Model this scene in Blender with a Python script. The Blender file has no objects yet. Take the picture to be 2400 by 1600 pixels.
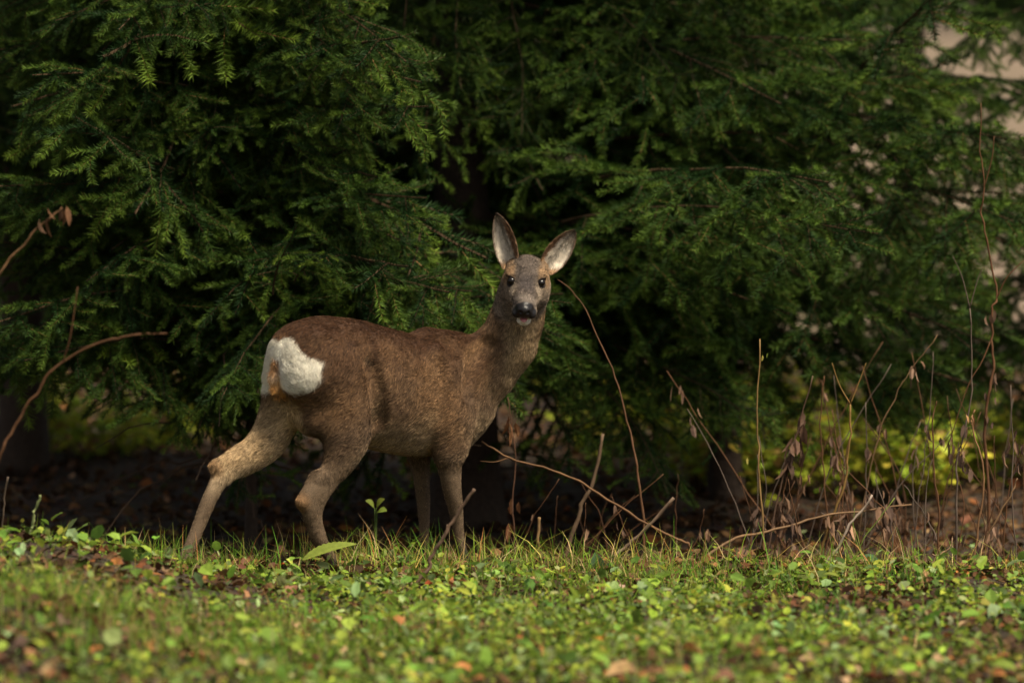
import bpy, bmesh, math, random
import numpy as np
from mathutils import Vector, Matrix, Euler

# ------------------------------------------------------------------ camera, sky, sun, exposure
SC = bpy.context.scene
CAM_H, CAM_D, LENS = 1.70, 16.26, 200.0
TILT = math.radians(3.67)
cam_data = bpy.data.cameras.new('camera')
cam_data.lens = LENS
cam_data.sensor_width = 36.0
cam_data.clip_start = 0.5
cam_data.clip_end = 3000.0
cam_data.dof.use_dof = True
cam_data.dof.focus_distance = 16.42
cam_data.dof.aperture_fstop = 2.2
cam = bpy.data.objects.new('camera', cam_data)
SC.collection.objects.link(cam)
cam.location = (0.0, -CAM_D, CAM_H)
cam.rotation_euler = (math.pi / 2 - TILT, 0, 0)
SC.camera = cam

SUN_EL, SUN_AZ = math.radians(60), math.radians(132)     # azimuth clockwise from +Y: from the right, behind the camera
world = bpy.data.worlds.new('World')
SC.world = world
world.use_nodes = True
wn, wl = world.node_tree.nodes, world.node_tree.links
sky = wn.new('ShaderNodeTexSky')
sky.sky_type = 'NISHITA'
sky.sun_disc = False
sky.sun_elevation = SUN_EL
sky.sun_rotation = SUN_AZ
sky.air_density = 1.0
sky.dust_density = 4.0
hs = wn.new('ShaderNodeHueSaturation')                    # thin overcast: the blue washed out
hs.inputs['Saturation'].default_value = 0.12
wl.new(sky.outputs[0], hs.inputs['Color'])
wl.new(hs.outputs[0], wn['Background'].inputs['Color'])
wn['Background'].inputs['Strength'].default_value = 0.06
sun_data = bpy.data.lights.new('sun', 'SUN')
sun_data.energy = 3.5
sun_data.angle = math.radians(14)
sun_data.color = (1.0, 0.87, 0.66)
sun = bpy.data.objects.new('sun', sun_data)
SC.collection.objects.link(sun)
sun_dir = Vector((math.sin(SUN_AZ) * math.cos(SUN_EL), math.cos(SUN_AZ) * math.cos(SUN_EL), math.sin(SUN_EL)))
sun.rotation_euler = sun_dir.to_track_quat('Z', 'Y').to_euler()
SC.view_settings.view_transform = 'Standard'
SC.view_settings.look = 'None'
SC.view_settings.exposure = 0.85
SC.view_settings.gamma = 1.0
SC.render.engine = 'CYCLES'
SC.cycles.use_denoising = True
SC.cycles.denoiser = 'OPENIMAGEDENOISE'
SC.cycles.denoising_prefilter = 'ACCURATE'
SC.cycles.use_adaptive_sampling = False
SC.cycles.sample_clamp_indirect = 3.0
SC.cycles.max_bounces = 4
SC.cycles.diffuse_bounces = 2
SC.cycles.glossy_bounces = 2
SC.cycles.transmission_bounces = 2
SC.cycles.transparent_max_bounces = 4

# ------------------------------------------------------------------ helpers
F_PX = LENS / 36.0 * 2400.0
CAM = np.array([0.0, -CAM_D, CAM_H])
_ct, _st = math.cos(TILT), math.sin(TILT)
def ray(px, py):
    x, y = (px - 1200.0) / F_PX, (800.0 - py) / F_PX
    d = np.array([x, _ct + y * _st, -_st + y * _ct])
    return d / np.linalg.norm(d)
def at_y(px, py, Y):
    d = ray(px, py)
    return CAM + d * ((Y - CAM[1]) / d[1])
def link(o, parent=None):
    SC.collection.objects.link(o)
    if parent is not None:
        o.parent = parent
    return o
def tag(o, label=None, cat=None, group=None, kind=None):
    if label: o['label'] = label
    if cat: o['category'] = cat
    if group: o['group'] = group
    if kind: o['kind'] = kind
    return o
def empty(name, loc=(0, 0, 0), rz=0.0):
    o = bpy.data.objects.new(name, None)
    o.empty_display_size = 0.05
    o.location = loc
    o.rotation_euler = (0, 0, rz)
    return link(o)
def sstep(a, b, x):
    t = np.clip((x - a) / (b - a), 0, 1)
    return t * t * (3 - 2 * t)
def mesh_np(name, V, F4=None, F3=None, mats=(), attrs=None, smooth=False, midx=None):
    """mesh from numpy arrays: quads F4 and triangles F3; attrs {name: (N,3 or 4) point colours}"""
    V = np.asarray(V, np.float32)
    me = bpy.data.meshes.new(name)
    me.vertices.add(len(V))
    me.vertices.foreach_set('co', V.ravel())
    n4 = 0 if F4 is None else len(F4)
    n3 = 0 if F3 is None else len(F3)
    loops = np.concatenate([np.asarray(F4, np.int32).ravel() if n4 else np.zeros(0, np.int32),
                            np.asarray(F3, np.int32).ravel() if n3 else np.zeros(0, np.int32)])
    me.loops.add(len(loops))
    me.loops.foreach_set('vertex_index', loops)
    me.polygons.add(n4 + n3)
    starts = np.concatenate([np.arange(n4) * 4, n4 * 4 + np.arange(n3) * 3]).astype(np.int32)
    me.polygons.foreach_set('loop_start', starts)
    if midx is not None:
        me.polygons.foreach_set('material_index', np.asarray(midx, np.int32))
    me.polygons.foreach_set('use_smooth', np.full(n4 + n3, bool(smooth)))
    me.update(calc_edges=True)
    for k, c in (attrs or {}).items():
        c = np.asarray(c, np.float32)
        if c.shape[1] == 3:
            c = np.concatenate([c, np.ones((len(c), 1), np.float32)], 1)
        a = me.color_attributes.new(k, 'FLOAT_COLOR', 'POINT')
        a.data.foreach_set('color', c.ravel())
    for m in mats:
        me.materials.append(m)
    return me
def mat_new(name):
    m = bpy.data.materials.new(name)
    m.use_nodes = True
    nt = m.node_tree
    return m, nt, nt.nodes['Principled BSDF']
def srgb(r, g, b):
    f = lambda c: (c / 255 / 12.92) if c / 255 <= 0.04045 else ((c / 255 + 0.055) / 1.055) ** 2.4
    return (f(r), f(g), f(b))
RNG = np.random.default_rng(7)
def vnoise(P, seed=0):
    """smooth value noise in -1..1 at points P (N,3)"""
    P = np.asarray(P, np.float64)
    I = np.floor(P).astype(np.int64)
    Fr = P - I
    Fr = Fr * Fr * (3 - 2 * Fr)
    def h(ix, iy, iz):
        n = (ix * 374761393 + iy * 668265263 + iz * 2147483647 + seed * 974711) & 0xFFFFFFFF
        n = ((n ^ (n >> 13)) * 1274126177) & 0xFFFFFFFF
        n = n ^ (n >> 16)
        return (n & 0xFFFF) / 32767.5 - 1.0
    r = 0
    for dx in (0, 1):
        wx = Fr[:, 0] if dx else 1 - Fr[:, 0]
        for dy in (0, 1):
            wy = Fr[:, 1] if dy else 1 - Fr[:, 1]
            for dz in (0, 1):
                wz = Fr[:, 2] if dz else 1 - Fr[:, 2]
                r = r + wx * wy * wz * h(I[:, 0] + dx, I[:, 1] + dy, I[:, 2] + dz)
    return r
# ------------------------------------------------------------------ ground
def terr(x, y):
    x, y = np.asarray(x, float), np.asarray(y, float)
    left = .185 * sstep(-.35, -1.6, x) * sstep(-.15, -1.0, y) * sstep(-4.5, -2.0, y)
    drop = -.035 * sstep(.05, .35, y) - .10 * sstep(.3, 1.6, y)
    drop = drop + .10 * sstep(1.5, 5.0, y)
    right = -.03 * sstep(.6, 1.4, x) * sstep(-.6, .1, y)
    n = .026 * vnoise(np.stack([x * 1.7, y * 1.7, x * 0], -1).reshape(-1, 3), 71).reshape(x.shape) \
        + .020 * vnoise(np.stack([x * 4.6, y * 4.6, x * 0], -1).reshape(-1, 3), 72).reshape(x.shape)
    fade = sstep(40, 10, np.abs(y))
    return left + drop + right + n * fade * sstep(0, .5, np.abs(y - .05) + .18)
def gz(x, y): return float(terr(np.array([x]), np.array([y]))[0])
def at_ground(px, py, lift=0.0):
    d = ray(px, py)
    t = np.arange(10.0, 60.0, .01)
    P = CAM[None, :] + d[None, :] * t[:, None]
    below = P[:, 2] < terr(P[:, 0], P[:, 1]) + lift
    i = int(np.argmax(below)) if below.any() else len(t) - 1
    return P[i]
def grade(a, b, n): return np.linspace(a, b, n)
gx = np.concatenate([-grade(900, 12, 22)[:-1], -grade(12, 2.6, 24)[:-1], grade(-2.6, 2.6, 209), grade(2.6, 12, 24)[1:], grade(12, 900, 22)[1:]])
gy = np.concatenate([grade(-40, -5, 12)[:-1], grade(-5, 6, 350), grade(6, 30, 60)[1:], grade(30, 1500, 40)[1:]])
GX, GY = np.meshgrid(gx, gy, indexing='ij')
GZ = terr(GX, GY)
nxg, nyg = GX.shape
ii, jj = np.meshgrid(np.arange(nxg - 1), np.arange(nyg - 1), indexing='ij')
q = np.stack([ii * nyg + jj, (ii + 1) * nyg + jj, (ii + 1) * nyg + jj + 1, ii * nyg + jj + 1], -1).reshape(-1, 4)
m_ground, nt, bs = mat_new('forest_soil')
tc = nt.nodes.new('ShaderNodeTexCoord')
n1 = nt.nodes.new('ShaderNodeTexNoise'); n1.inputs['Scale'].default_value = 22; n1.inputs['Detail'].default_value = 8
n2 = nt.nodes.new('ShaderNodeTexVoronoi'); n2.inputs['Scale'].default_value = 45
nt.links.new(tc.outputs['Object'], n1.inputs['Vector']); nt.links.new(tc.outputs['Object'], n2.inputs['Vector'])
cr = nt.nodes.new('ShaderNodeValToRGB')
cr.color_ramp.elements[0].position = .3; cr.color_ramp.elements[0].color = (.018, .010, .005, 1)
cr.color_ramp.elements[1].position = .75; cr.color_ramp.elements[1].color = (.080, .046, .022, 1)
nt.links.new(n1.outputs['Fac'], cr.inputs['Fac'])
mx = nt.nodes.new('ShaderNodeMixRGB'); mx.blend_type = 'MULTIPLY'; mx.inputs['Fac'].default_value = .5
nt.links.new(cr.outputs[0], mx.inputs[1]); nt.links.new(n2.outputs['Color'], mx.inputs[2])
nt.links.new(mx.outputs[0], bs.inputs['Base Color'])
bs.inputs['Roughness'].default_value = .95
bp = nt.nodes.new('ShaderNodeBump'); bp.inputs['Strength'].default_value = .6; bp.inputs['Distance'].default_value = .02
nt.links.new(n1.outputs['Fac'], bp.inputs['Height']); nt.links.new(bp.outputs[0], bs.inputs['Normal'])
tag(link(bpy.data.objects.new('ground', mesh_np('ground', np.stack([GX, GY, GZ], -1).reshape(-1, 3), q, None, [m_ground], smooth=True))), kind='structure')

# pale dry field beyond the trees
fx, fy = np.linspace(-120, 120, 40), np.linspace(11.5, 160, 60)
FX, FY = np.meshgrid(fx, fy, indexing='ij')
FZ = terr(FX, FY) + .02
ii, jj = np.meshgrid(np.arange(39), np.arange(59), indexing='ij')
q = np.stack([ii * 60 + jj, (ii + 1) * 60 + jj, (ii + 1) * 60 + jj + 1, ii * 60 + jj + 1], -1).reshape(-1, 4)
m_field, nt, bs = mat_new('dry_field')
tc = nt.nodes.new('ShaderNodeTexCoord')
n1 = nt.nodes.new('ShaderNodeTexNoise'); n1.inputs['Scale'].default_value = 1.6; n1.inputs['Detail'].default_value = 7
nt.links.new(tc.outputs['Object'], n1.inputs['Vector'])
cr = nt.nodes.new('ShaderNodeValToRGB')
for p_, c_ in ((.30, (.07, .085, .03, 1)), (.48, (.15, .10, .065, 1)), (.72, (.25, .195, .145, 1))):
    e = cr.color_ramp.elements.new(p_); e.color = c_
cr.color_ramp.elements.remove(cr.color_ramp.elements[0]); cr.color_ramp.elements.remove(cr.color_ramp.elements[-1])
nt.links.new(n1.outputs['Fac'], cr.inputs['Fac']); nt.links.new(cr.outputs[0], bs.inputs['Base Color'])
bs.inputs['Roughness'].default_value = .95
tag(link(bpy.data.objects.new('field', mesh_np('field', np.stack([FX, FY, FZ], -1).reshape(-1, 3), q, None, [m_field], smooth=True))), kind='structure')

# ------------------------------------------------------------------ leaf and tube builders
def leaf_material(name, trans=.35, rough=.5, spec=.3):
    m, nt, bs = mat_new(name)
    at = nt.nodes.new('ShaderNodeVertexColor'); at.layer_name = 'tint'
    tcn = nt.nodes.new('ShaderNodeTexCoord')
    nz = nt.nodes.new('ShaderNodeTexNoise'); nz.inputs['Scale'].default_value = 90; nz.inputs['Detail'].default_value = 3
    nt.links.new(tcn.outputs['Object'], nz.inputs['Vector'])
    mr = nt.nodes.new('ShaderNodeMapRange'); mr.inputs['To Min'].default_value = .6; mr.inputs['To Max'].default_value = 1.4
    nt.links.new(nz.outputs['Fac'], mr.inputs['Value'])
    vm = nt.nodes.new('ShaderNodeVectorMath'); vm.operation = 'SCALE'
    nt.links.new(at.outputs['Color'], vm.inputs[0]); nt.links.new(mr.outputs[0], vm.inputs['Scale'])
    nt.links.new(vm.outputs[0], bs.inputs['Base Color'])
    bs.inputs['Roughness'].default_value = rough
    bs.inputs['Specular IOR Level'].default_value = spec
    if trans > 0:
        tr = nt.nodes.new('ShaderNodeBsdfTranslucent')
        nt.links.new(vm.outputs[0], tr.inputs['Color'])
        ms = nt.nodes.new('ShaderNodeMixShader'); ms.inputs[0].default_value = trans
        out = nt.nodes['Material Output']
        nt.links.new(bs.outputs[0], ms.inputs[1]); nt.links.new(tr.outputs[0], ms.inputs[2])
        nt.links.new(ms.outputs[0], out.inputs['Surface'])
    return m
LEAF = np.array([(0, 0, 0), (.3, .42, .06), (.3, 0, 0), (.3, -.42, .06), (.72, .33, .02), (.72, 0, -.05), (.72, -.33, .02), (1, 0, -.14)], float)
LQ = np.array([(1, 4, 5, 2), (2, 5, 6, 3)])
LT = np.array([(0, 1, 2), (0, 2, 3), (4, 7, 5), (5, 7, 6)])
def leaves(pos, head, tilt, roll, size, aspect, curl, tint):
    """many leaves as arrays: V, quads, triangles, colours"""
    n = len(pos)
    S = np.repeat(LEAF[None], n, 0)
    S[:, :, 1] *= aspect[:, None]
    S[:, :, 2] *= curl[:, None]
    S *= size[:, None, None]
    cr_, sr = np.cos(roll)[:, None], np.sin(roll)[:, None]
    y, z = S[:, :, 1] * cr_ - S[:, :, 2] * sr, S[:, :, 1] * sr + S[:, :, 2] * cr_
    ct, st_ = np.cos(tilt)[:, None], np.sin(tilt)[:, None]
    x, z = S[:, :, 0] * ct - z * st_, S[:, :, 0] * st_ + z * ct
    ch, sh = np.cos(head)[:, None], np.sin(head)[:, None]
    V = np.stack([x * ch - y * sh, x * sh + y * ch, z], -1) + pos[:, None, :]
    off = (np.arange(n) * 8)[:, None, None]
    return V.reshape(-1, 3), (LQ[None] + off).reshape(-1, 4), (LT[None] + off).reshape(-1, 3), np.repeat(tint, 8, 0)
def tube(pts, radii, sides=6, cap=True):
    pts = np.asarray(pts, float); n = len(pts)
    radii = np.broadcast_to(np.asarray(radii, float), (n,))
    T = np.gradient(pts, axis=0); T /= np.linalg.norm(T, axis=1, keepdims=True) + 1e-12
    ref = np.array([0.31, 0.17, 0.93]) if abs(T[0] @ np.array([0.31, 0.17, 0.93])) < .9 else np.array([1.0, 0, 0])
    A = np.cross(T, ref); A /= np.linalg.norm(A, axis=1, keepdims=True)
    B = np.cross(T, A)
    ph = 2 * np.pi * np.arange(sides) / sides
    V = pts[:, None, :] + radii[:, None, None] * (A[:, None, :] * np.cos(ph)[None, :, None] + B[:, None, :] * np.sin(ph)[None, :, None])
    V = V.reshape(-1, 3)
    i, j = np.meshgrid(np.arange(n - 1), np.arange(sides), indexing='ij')
    Q = np.stack([i * sides + j, i * sides + (j + 1) % sides, (i + 1) * sides + (j + 1) % sides, (i + 1) * sides + j], -1).reshape(-1, 4)
    F3 = []
    if cap:
        V = np.concatenate([V, pts[:1], pts[-1:]])
        for j in range(sides):
            F3.append((n * sides, (j + 1) % sides, j)); F3.append((n * sides + 1, (n - 1) * sides + j, (n - 1) * sides + (j + 1) % sides))
    return V, Q, np.array(F3).reshape(-1, 3).astype(int)
class Bag:
    def __init__(s): s.V, s.Q, s.T, s.C, s.n = [], [], [], [], 0
    def add(s, V, Q=None, T=None, C=(1, 1, 1)):
        s.V.append(V)
        if Q is not None and len(Q): s.Q.append(np.asarray(Q) + s.n)
        if T is not None and len(T): s.T.append(np.asarray(T) + s.n)
        C = np.asarray(C, float)
        s.C.append(np.repeat(C[None], len(V), 0) if C.ndim == 1 else C)
        s.n += len(V)
    def mesh(s, name, mats, smooth=False):
        return mesh_np(name, np.concatenate(s.V), np.concatenate(s.Q) if s.Q else None, np.concatenate(s.T) if s.T else None, mats, {'tint': np.concatenate(s.C)}, smooth)
    def build(s, name, mats, parent=None, smooth=False):
        return link(bpy.data.objects.new(name, s.mesh(name, mats, smooth)), parent)
def spline(pts, n):
    pts = np.asarray(pts, float)
    if len(pts) < 3:
        t = np.linspace(0, 1, n)[:, None]
        return pts[0] * (1 - t) + pts[-1] * t
    P = np.concatenate([2 * pts[:1] - pts[1:2], pts, 2 * pts[-1:] - pts[-2:-1]])
    out = []
    for u_ in np.linspace(0, len(pts) - 1 - 1e-6, n):
        i = int(u_); t = u_ - i
        p0, p1, p2, p3 = P[i], P[i + 1], P[i + 2], P[i + 3]
        out.append(.5 * ((2 * p1) + (-p0 + p2) * t + (2 * p0 - 5 * p1 + 4 * p2 - p3) * t * t + (-p0 + 3 * p1 - 3 * p2 + p3) * t ** 3))
    return np.array(out)

# ------------------------------------------------------------------ spruce trees
m_needle = leaf_material('spruce_needles', .15, .5, .12)
m_twig, nt, bs = mat_new('spruce_bark')
tc = nt.nodes.new('ShaderNodeTexCoord'); n1 = nt.nodes.new('ShaderNodeTexNoise'); n1.inputs['Scale'].default_value = 60
nt.links.new(tc.outputs['Object'], n1.inputs['Vector'])
cr = nt.nodes.new('ShaderNodeValToRGB')
cr.color_ramp.elements[0].color = (.018, .011, .007, 1); cr.color_ramp.elements[1].color = (.075, .046, .028, 1)
nt.links.new(n1.outputs['Fac'], cr.inputs['Fac']); nt.links.new(cr.outputs[0], bs.inputs['Base Color'])
bs.inputs['Roughness'].default_value = .85
bp = nt.nodes.new('ShaderNodeBump'); bp.inputs['Strength'].default_value = .7; bp.inputs['Distance'].default_value = .01
nt.links.new(n1.outputs['Fac'], bp.inputs['Height']); nt.links.new(bp.outputs[0], bs.inputs['Normal'])

def make_bough(seed, Lb, droop, lat=.42, fresh=.25, dens=1450, hang=.42):
    """one spruce bough along +X: axis, laterals, side shoots, each shoot clothed in needles"""
    rng = np.random.default_rng(seed)
    shoots = []          # (points, age 0 fresh .. 1 old, radius)
    def grow(p, d, ln, dr, n):
        pts = [p]; d = d / np.linalg.norm(d)
        for i in range(n):
            t = (i + 1) / n
            d = d + np.array([0, 0, -dr / n * (1.2 - 1.6 * t)]) + rng.normal(0, .055, 3)
            d /= np.linalg.norm(d)
            pts.append(pts[-1] + d * ln / n)
        return np.array(pts)
    axis = grow(np.zeros(3), np.array([1, 0, .16]), Lb, droop, 14)
    shoots.append((axis, .8, .0065))
    cum = np.linspace(0, 1, len(axis))
    at_ = lambda P, t: np.array([np.interp(t, np.linspace(0, 1, len(P)), P[:, k]) for k in range(3)])
    n2 = int(Lb / .088)
    for i in range(n2):
        t = .10 + .88 * (i + rng.uniform(-.3, .3)) / n2
        p = at_(axis, t); tang = at_(axis, min(1, t + .04)) - at_(axis, max(0, t - .04)); tang /= np.linalg.norm(tang)
        sgn = 1 if i % 2 else -1
        ln = lat * Lb * (1 - t) ** .75 * (.35 + .65 * min(1, t / .3)) * rng.uniform(.55, 1.3) + .08
        ang = math.radians(rng.uniform(42, 64))
        side = np.cross(np.array([0, 0, 1.0]), tang); side /= np.linalg.norm(side)
        d = tang * math.cos(ang) + side * sgn * math.sin(ang) + np.array([0, 0, rng.normal(-.12, .26)])
        P2 = grow(p, d, ln, hang + rng.uniform(-.1, .25), 8)
        shoots.append((P2, .55, .0030))
        n3 = int(ln / .070)
        for j in range(n3):
            t3 = .14 + .84 * (j + rng.uniform(-.3, .3)) / max(n3, 1)
            l3 = (ln * .42 * (1 - t3) ** .6 + .085) * rng.uniform(.55, 1.3)
            p3 = at_(P2, t3); tg = at_(P2, min(1, t3 + .06)) - at_(P2, max(0, t3 - .06)); tg /= np.linalg.norm(tg)
            sd = np.cross(np.array([0, 0, 1.0]), tg); sd /= np.linalg.norm(sd) + 1e-9
            a3 = math.radians(rng.uniform(40, 62)); s3 = 1 if j % 2 else -1
            d3 = tg * math.cos(a3) + sd * s3 * math.sin(a3) + np.array([0, 0, rng.normal(-.22, .30)])
            P3 = grow(p3, d3, l3, hang * 1.3, 4)
            shoots.append((P3, .25, .0014))
            if l3 > .19:
                for j4 in range(int(l3 / .05)):
                    t4 = .25 + .7 * rng.random()
                    p4 = at_(P3, t4); tg4 = P3[-1] - P3[0]; tg4 /= np.linalg.norm(tg4)
                    sd4 = np.cross(np.array([0, 0, 1.0]), tg4) * (1 if j4 % 2 else -1)
                    shoots.append((grow(p4, tg4 * .75 + sd4 * .7 + rng.normal(0, .1, 3), l3 * .4 + .015, hang, 3), .15, .0012))
    bag, nb = Bag(), Bag()
    shade = rng.normal(0, 1, len(shoots))
    for (P, age, r), sh in zip(shoots, shade):
        n = len(P)
        col = np.array([.15, .078, .030]) if age < .5 else np.array([.07, .042, .022])
        V, Q, T = tube(P, np.linspace(r, r * .45, n), 5 if r > .005 else 3, cap=False)
        bag.add(V, Q, None, col * (1 + .2 * np.clip(sh, -1, 1)))
        seg = np.linalg.norm(np.diff(P, axis=0), axis=1).sum()
        nn = int(seg * dens * (.9 if age > .7 else 1))
        if nn < 4: continue
        t = rng.random(nn)
        if age > .7: t = .12 + .88 * t ** .8
        k = np.linspace(0, 1, n)
        pos = np.stack([np.interp(t, k, P[:, q_]) for q_ in range(3)], 1)
        tp = np.minimum(t + .05, 1); tm = np.maximum(t - .05, 0)
        tg = np.stack([np.interp(tp, k, P[:, q_]) - np.interp(tm, k, P[:, q_]) for q_ in range(3)], 1)
        tg /= np.linalg.norm(tg, axis=1, keepdims=True)
        ph = rng.uniform(0, 2 * np.pi, nn)
        up = np.array([0, 0, 1.0]); s1 = np.cross(np.repeat(up[None], nn, 0), tg); s1 /= np.linalg.norm(s1, axis=1, keepdims=True) + 1e-9
        s2 = np.cross(tg, s1)
        rad = s1 * np.cos(ph)[:, None] + s2 * (np.sin(ph) * .75 + .22)[:, None]
        lean = rng.uniform(.55, .95, nn)[:, None]
        d = rad + tg * lean; d /= np.linalg.norm(d, axis=1, keepdims=True)
        nl = rng.uniform(.018, .028, nn) * (1 - .35 * (t > .93))
        wv = np.cross(d, rng.normal(0, 1, (nn, 3))); wv /= np.linalg.norm(wv, axis=1, keepdims=True) + 1e-9
        w = .00118
        V = np.stack([pos - wv * w, pos + wv * w, pos + d * nl[:, None]], 1).reshape(-1, 3)
        T = np.arange(nn * 3).reshape(-1, 3)
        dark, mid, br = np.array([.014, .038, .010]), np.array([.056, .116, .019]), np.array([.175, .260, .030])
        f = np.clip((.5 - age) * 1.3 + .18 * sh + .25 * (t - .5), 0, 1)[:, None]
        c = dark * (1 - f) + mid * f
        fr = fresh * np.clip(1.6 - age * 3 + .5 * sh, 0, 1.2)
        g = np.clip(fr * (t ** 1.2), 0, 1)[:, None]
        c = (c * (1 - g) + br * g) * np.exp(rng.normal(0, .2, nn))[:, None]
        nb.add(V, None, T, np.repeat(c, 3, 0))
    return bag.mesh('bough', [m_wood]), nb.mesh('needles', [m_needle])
m_wood = leaf_material('spruce_wood', 0, .8, .2)
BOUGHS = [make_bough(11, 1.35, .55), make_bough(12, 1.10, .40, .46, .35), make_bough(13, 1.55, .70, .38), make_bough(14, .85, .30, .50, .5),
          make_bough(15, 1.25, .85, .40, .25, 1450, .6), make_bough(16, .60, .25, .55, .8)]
BLEN = [1.35, 1.10, 1.55, .85, 1.25, .60]
def add_bough(tree, world_base, aim, kind, scale=1.0, roll=0.0):
    """a bough on a tree: base point, direction it grows, roll about that direction"""
    o = bpy.data.objects.new('bough', BOUGHS[kind][0])
    link(o, tree)
    link(bpy.data.objects.new('needles', BOUGHS[kind][1]), o)
    d = Vector(aim).normalized()
    up = Vector((0, 0, 1))
    s_ = up.cross(d).normalized()
    u_ = d.cross(s_)
    R = Matrix((d, s_, u_)).transposed().to_4x4() @ Matrix.Rotation(roll, 4, 'X')
    base = Vector(world_base) - Vector(tree.location)
    o.matrix_local = Matrix.Translation(base) @ R @ Matrix.Scale(scale, 4)
    return o
def spruce(x, y, trunk_r, height, zlo, reach, n_whorl, per, seed, label, kinds, group=None, skip=None, ztop=None, pitch=(-22, 8), lowbias=1.5):
    rng = random.Random(seed)
    zb = gz(x, y)
    t = empty('spruce_tree', (x, y, zb - .03))
    tag(t, label, 'tree', group)
    zs = np.concatenate([np.linspace(0, 1.6, 30), np.linspace(1.7, height, 12)])
    wob = np.stack([np.sin(zs * .9 + seed) * .02, np.cos(zs * 1.1 + seed) * .02, zs], 1)
    V, Q, T = tube(wob, trunk_r * (1 - zs / height * .85) * (1 + .5 * np.exp(-zs * 5)), 14)
    V = V + (vnoise(V * np.array([30, 30, 9]), 61) * trunk_r * .12)[:, None] * (V - np.array([0, 0, 1]) * V[:, 2:3])  / (np.linalg.norm(V[:, :2], axis=1)[:, None] + 1e-6)
    b = Bag(); b.add(V, Q, T); b.build('trunk', [m_twig], t, True)
    zt = ztop or height * .9
    for i in range(n_whorl):
        f = i / max(1, n_whorl - 1)
        z = zlo + (zt - zlo) * f ** lowbias
        a0 = rng.uniform(0, 6.28)
        for k in range(per):
            a = a0 + 6.283 * k / per + rng.uniform(-.35, .35)
            zz = z + rng.uniform(-.10, .10)
            ln = reach * (1 - .45 * f ** lowbias) * rng.uniform(.75, 1.12)
            if skip and skip(a, zz): continue
            kd = rng.choice(kinds)
            p = math.radians(rng.uniform(*pitch))
            d = (math.cos(a) * math.cos(p), math.sin(a) * math.cos(p), math.sin(p))
            rr = trunk_r * (1 - zz / height * .85) * .6
            add_bough(t, (x + math.cos(a) * rr, y + math.sin(a) * rr, zb + zz), d, kd, ln / BLEN[kd], rng.uniform(-.45, .45))
    return t
def skirt(t, trunk_xy, zr, n, reach, kinds, seed, sector, pitch=(-30, 12)):
    """extra boughs on one side of a tree (sector = azimuth range)"""
    rng = random.Random(seed)
    x, y = trunk_xy
    zb = gz(x, y)
    for i in range(n):
        a = rng.uniform(*sector); zz = rng.uniform(*zr); kd = rng.choice(kinds); p = math.radians(rng.uniform(*pitch))
        add_bough(t, (x, y, zb + zz), (math.cos(a) * math.cos(p), math.sin(a) * math.cos(p), math.sin(p)), kd, reach * rng.uniform(.6, 1.12) / BLEN[kd], rng.uniform(-.9, .9))
# ------------------------------------------------------------------ the trees behind the deer
def X_at(px, Y): return at_y(px, 900, Y)[0]
R_ = math.radians
tree_l = spruce(X_at(575, 1.5), 1.5, .018, 4.2, .76, 1.0, 16, 6, 1, 'young bushy spruce whose boughs hang just behind the rump of the deer', [0, 1, 3, 1, 4, 5], skip=lambda a, z: 1.1 < z < 2.2 and (a % 6.2832 < R_(48) or a % 6.2832 > R_(325)))
skirt(tree_l, (X_at(575, 1.5), 1.5), (.95, 2.15), 40, .95, [0, 1, 3, 3, 5], 41, (R_(188), R_(318)))
tree_m = spruce(X_at(1080, 2.4), 2.4, .10, 7.5, .72, 1.65, 17, 6, 2, 'large spruce with its trunk deep in shade behind the back of the deer', [0, 2, 4, 1], ztop=5.0, skip=lambda a, z: .95 < z < 2.3 and R_(205) < a % 6.2832 < R_(318))
skirt(tree_m, (X_at(1080, 2.4), 2.4), (.85, 2.4), 9, 1.5, [0, 2, 1, 4], 42, (R_(318), R_(372)))
tree_r = spruce(X_at(1700, 3.1), 3.1, .05, 6.0, .90, 1.25, 9, 4, 3, 'spruce with open drooping boughs above the dry weed stalks', [0, 2, 4, 1], ztop=4.6)
skirt(tree_r, (X_at(1700, 3.1), 3.1), (1.0, 2.2), 9, 1.2, [0, 2, 1, 4, 3], 43, (R_(200), R_(370)), (-35, 15))
tree_e = spruce(X_at(2480, 3.9), 3.9, .05, 5.0, .40, .95, 11, 5, 4, 'dark low spruce at the edge of the weed thicket', [0, 1, 4], ztop=4.0)
tree_b = spruce(X_at(60, 3.9), 3.9, .08, 7.0, 1.25, 1.4, 15, 6, 5, 'tall spruce standing behind the young bushy spruce', [0, 2, 4], ztop=4.6)
tree_f = spruce(X_at(2120, 6.4), 6.4, .07, 7.0, 1.9, 1.2, 6, 4, 6, 'thin spruce standing beyond the yellow-green shrubs', [0, 2, 4, 1], ztop=4.6)
for px, Y, sd in ((-150, 13.0, 21), (330, 12.5, 22), (760, 12.0, 23), (1180, 12.6, 24)):
    spruce(X_at(px, Y), Y, .09, 7.0, .12, 1.9, 17, 7, sd, 'shaded spruce of the row behind the large spruce', [0, 2, 4], 'spruces of the shaded back row', ztop=4.6)
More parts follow.
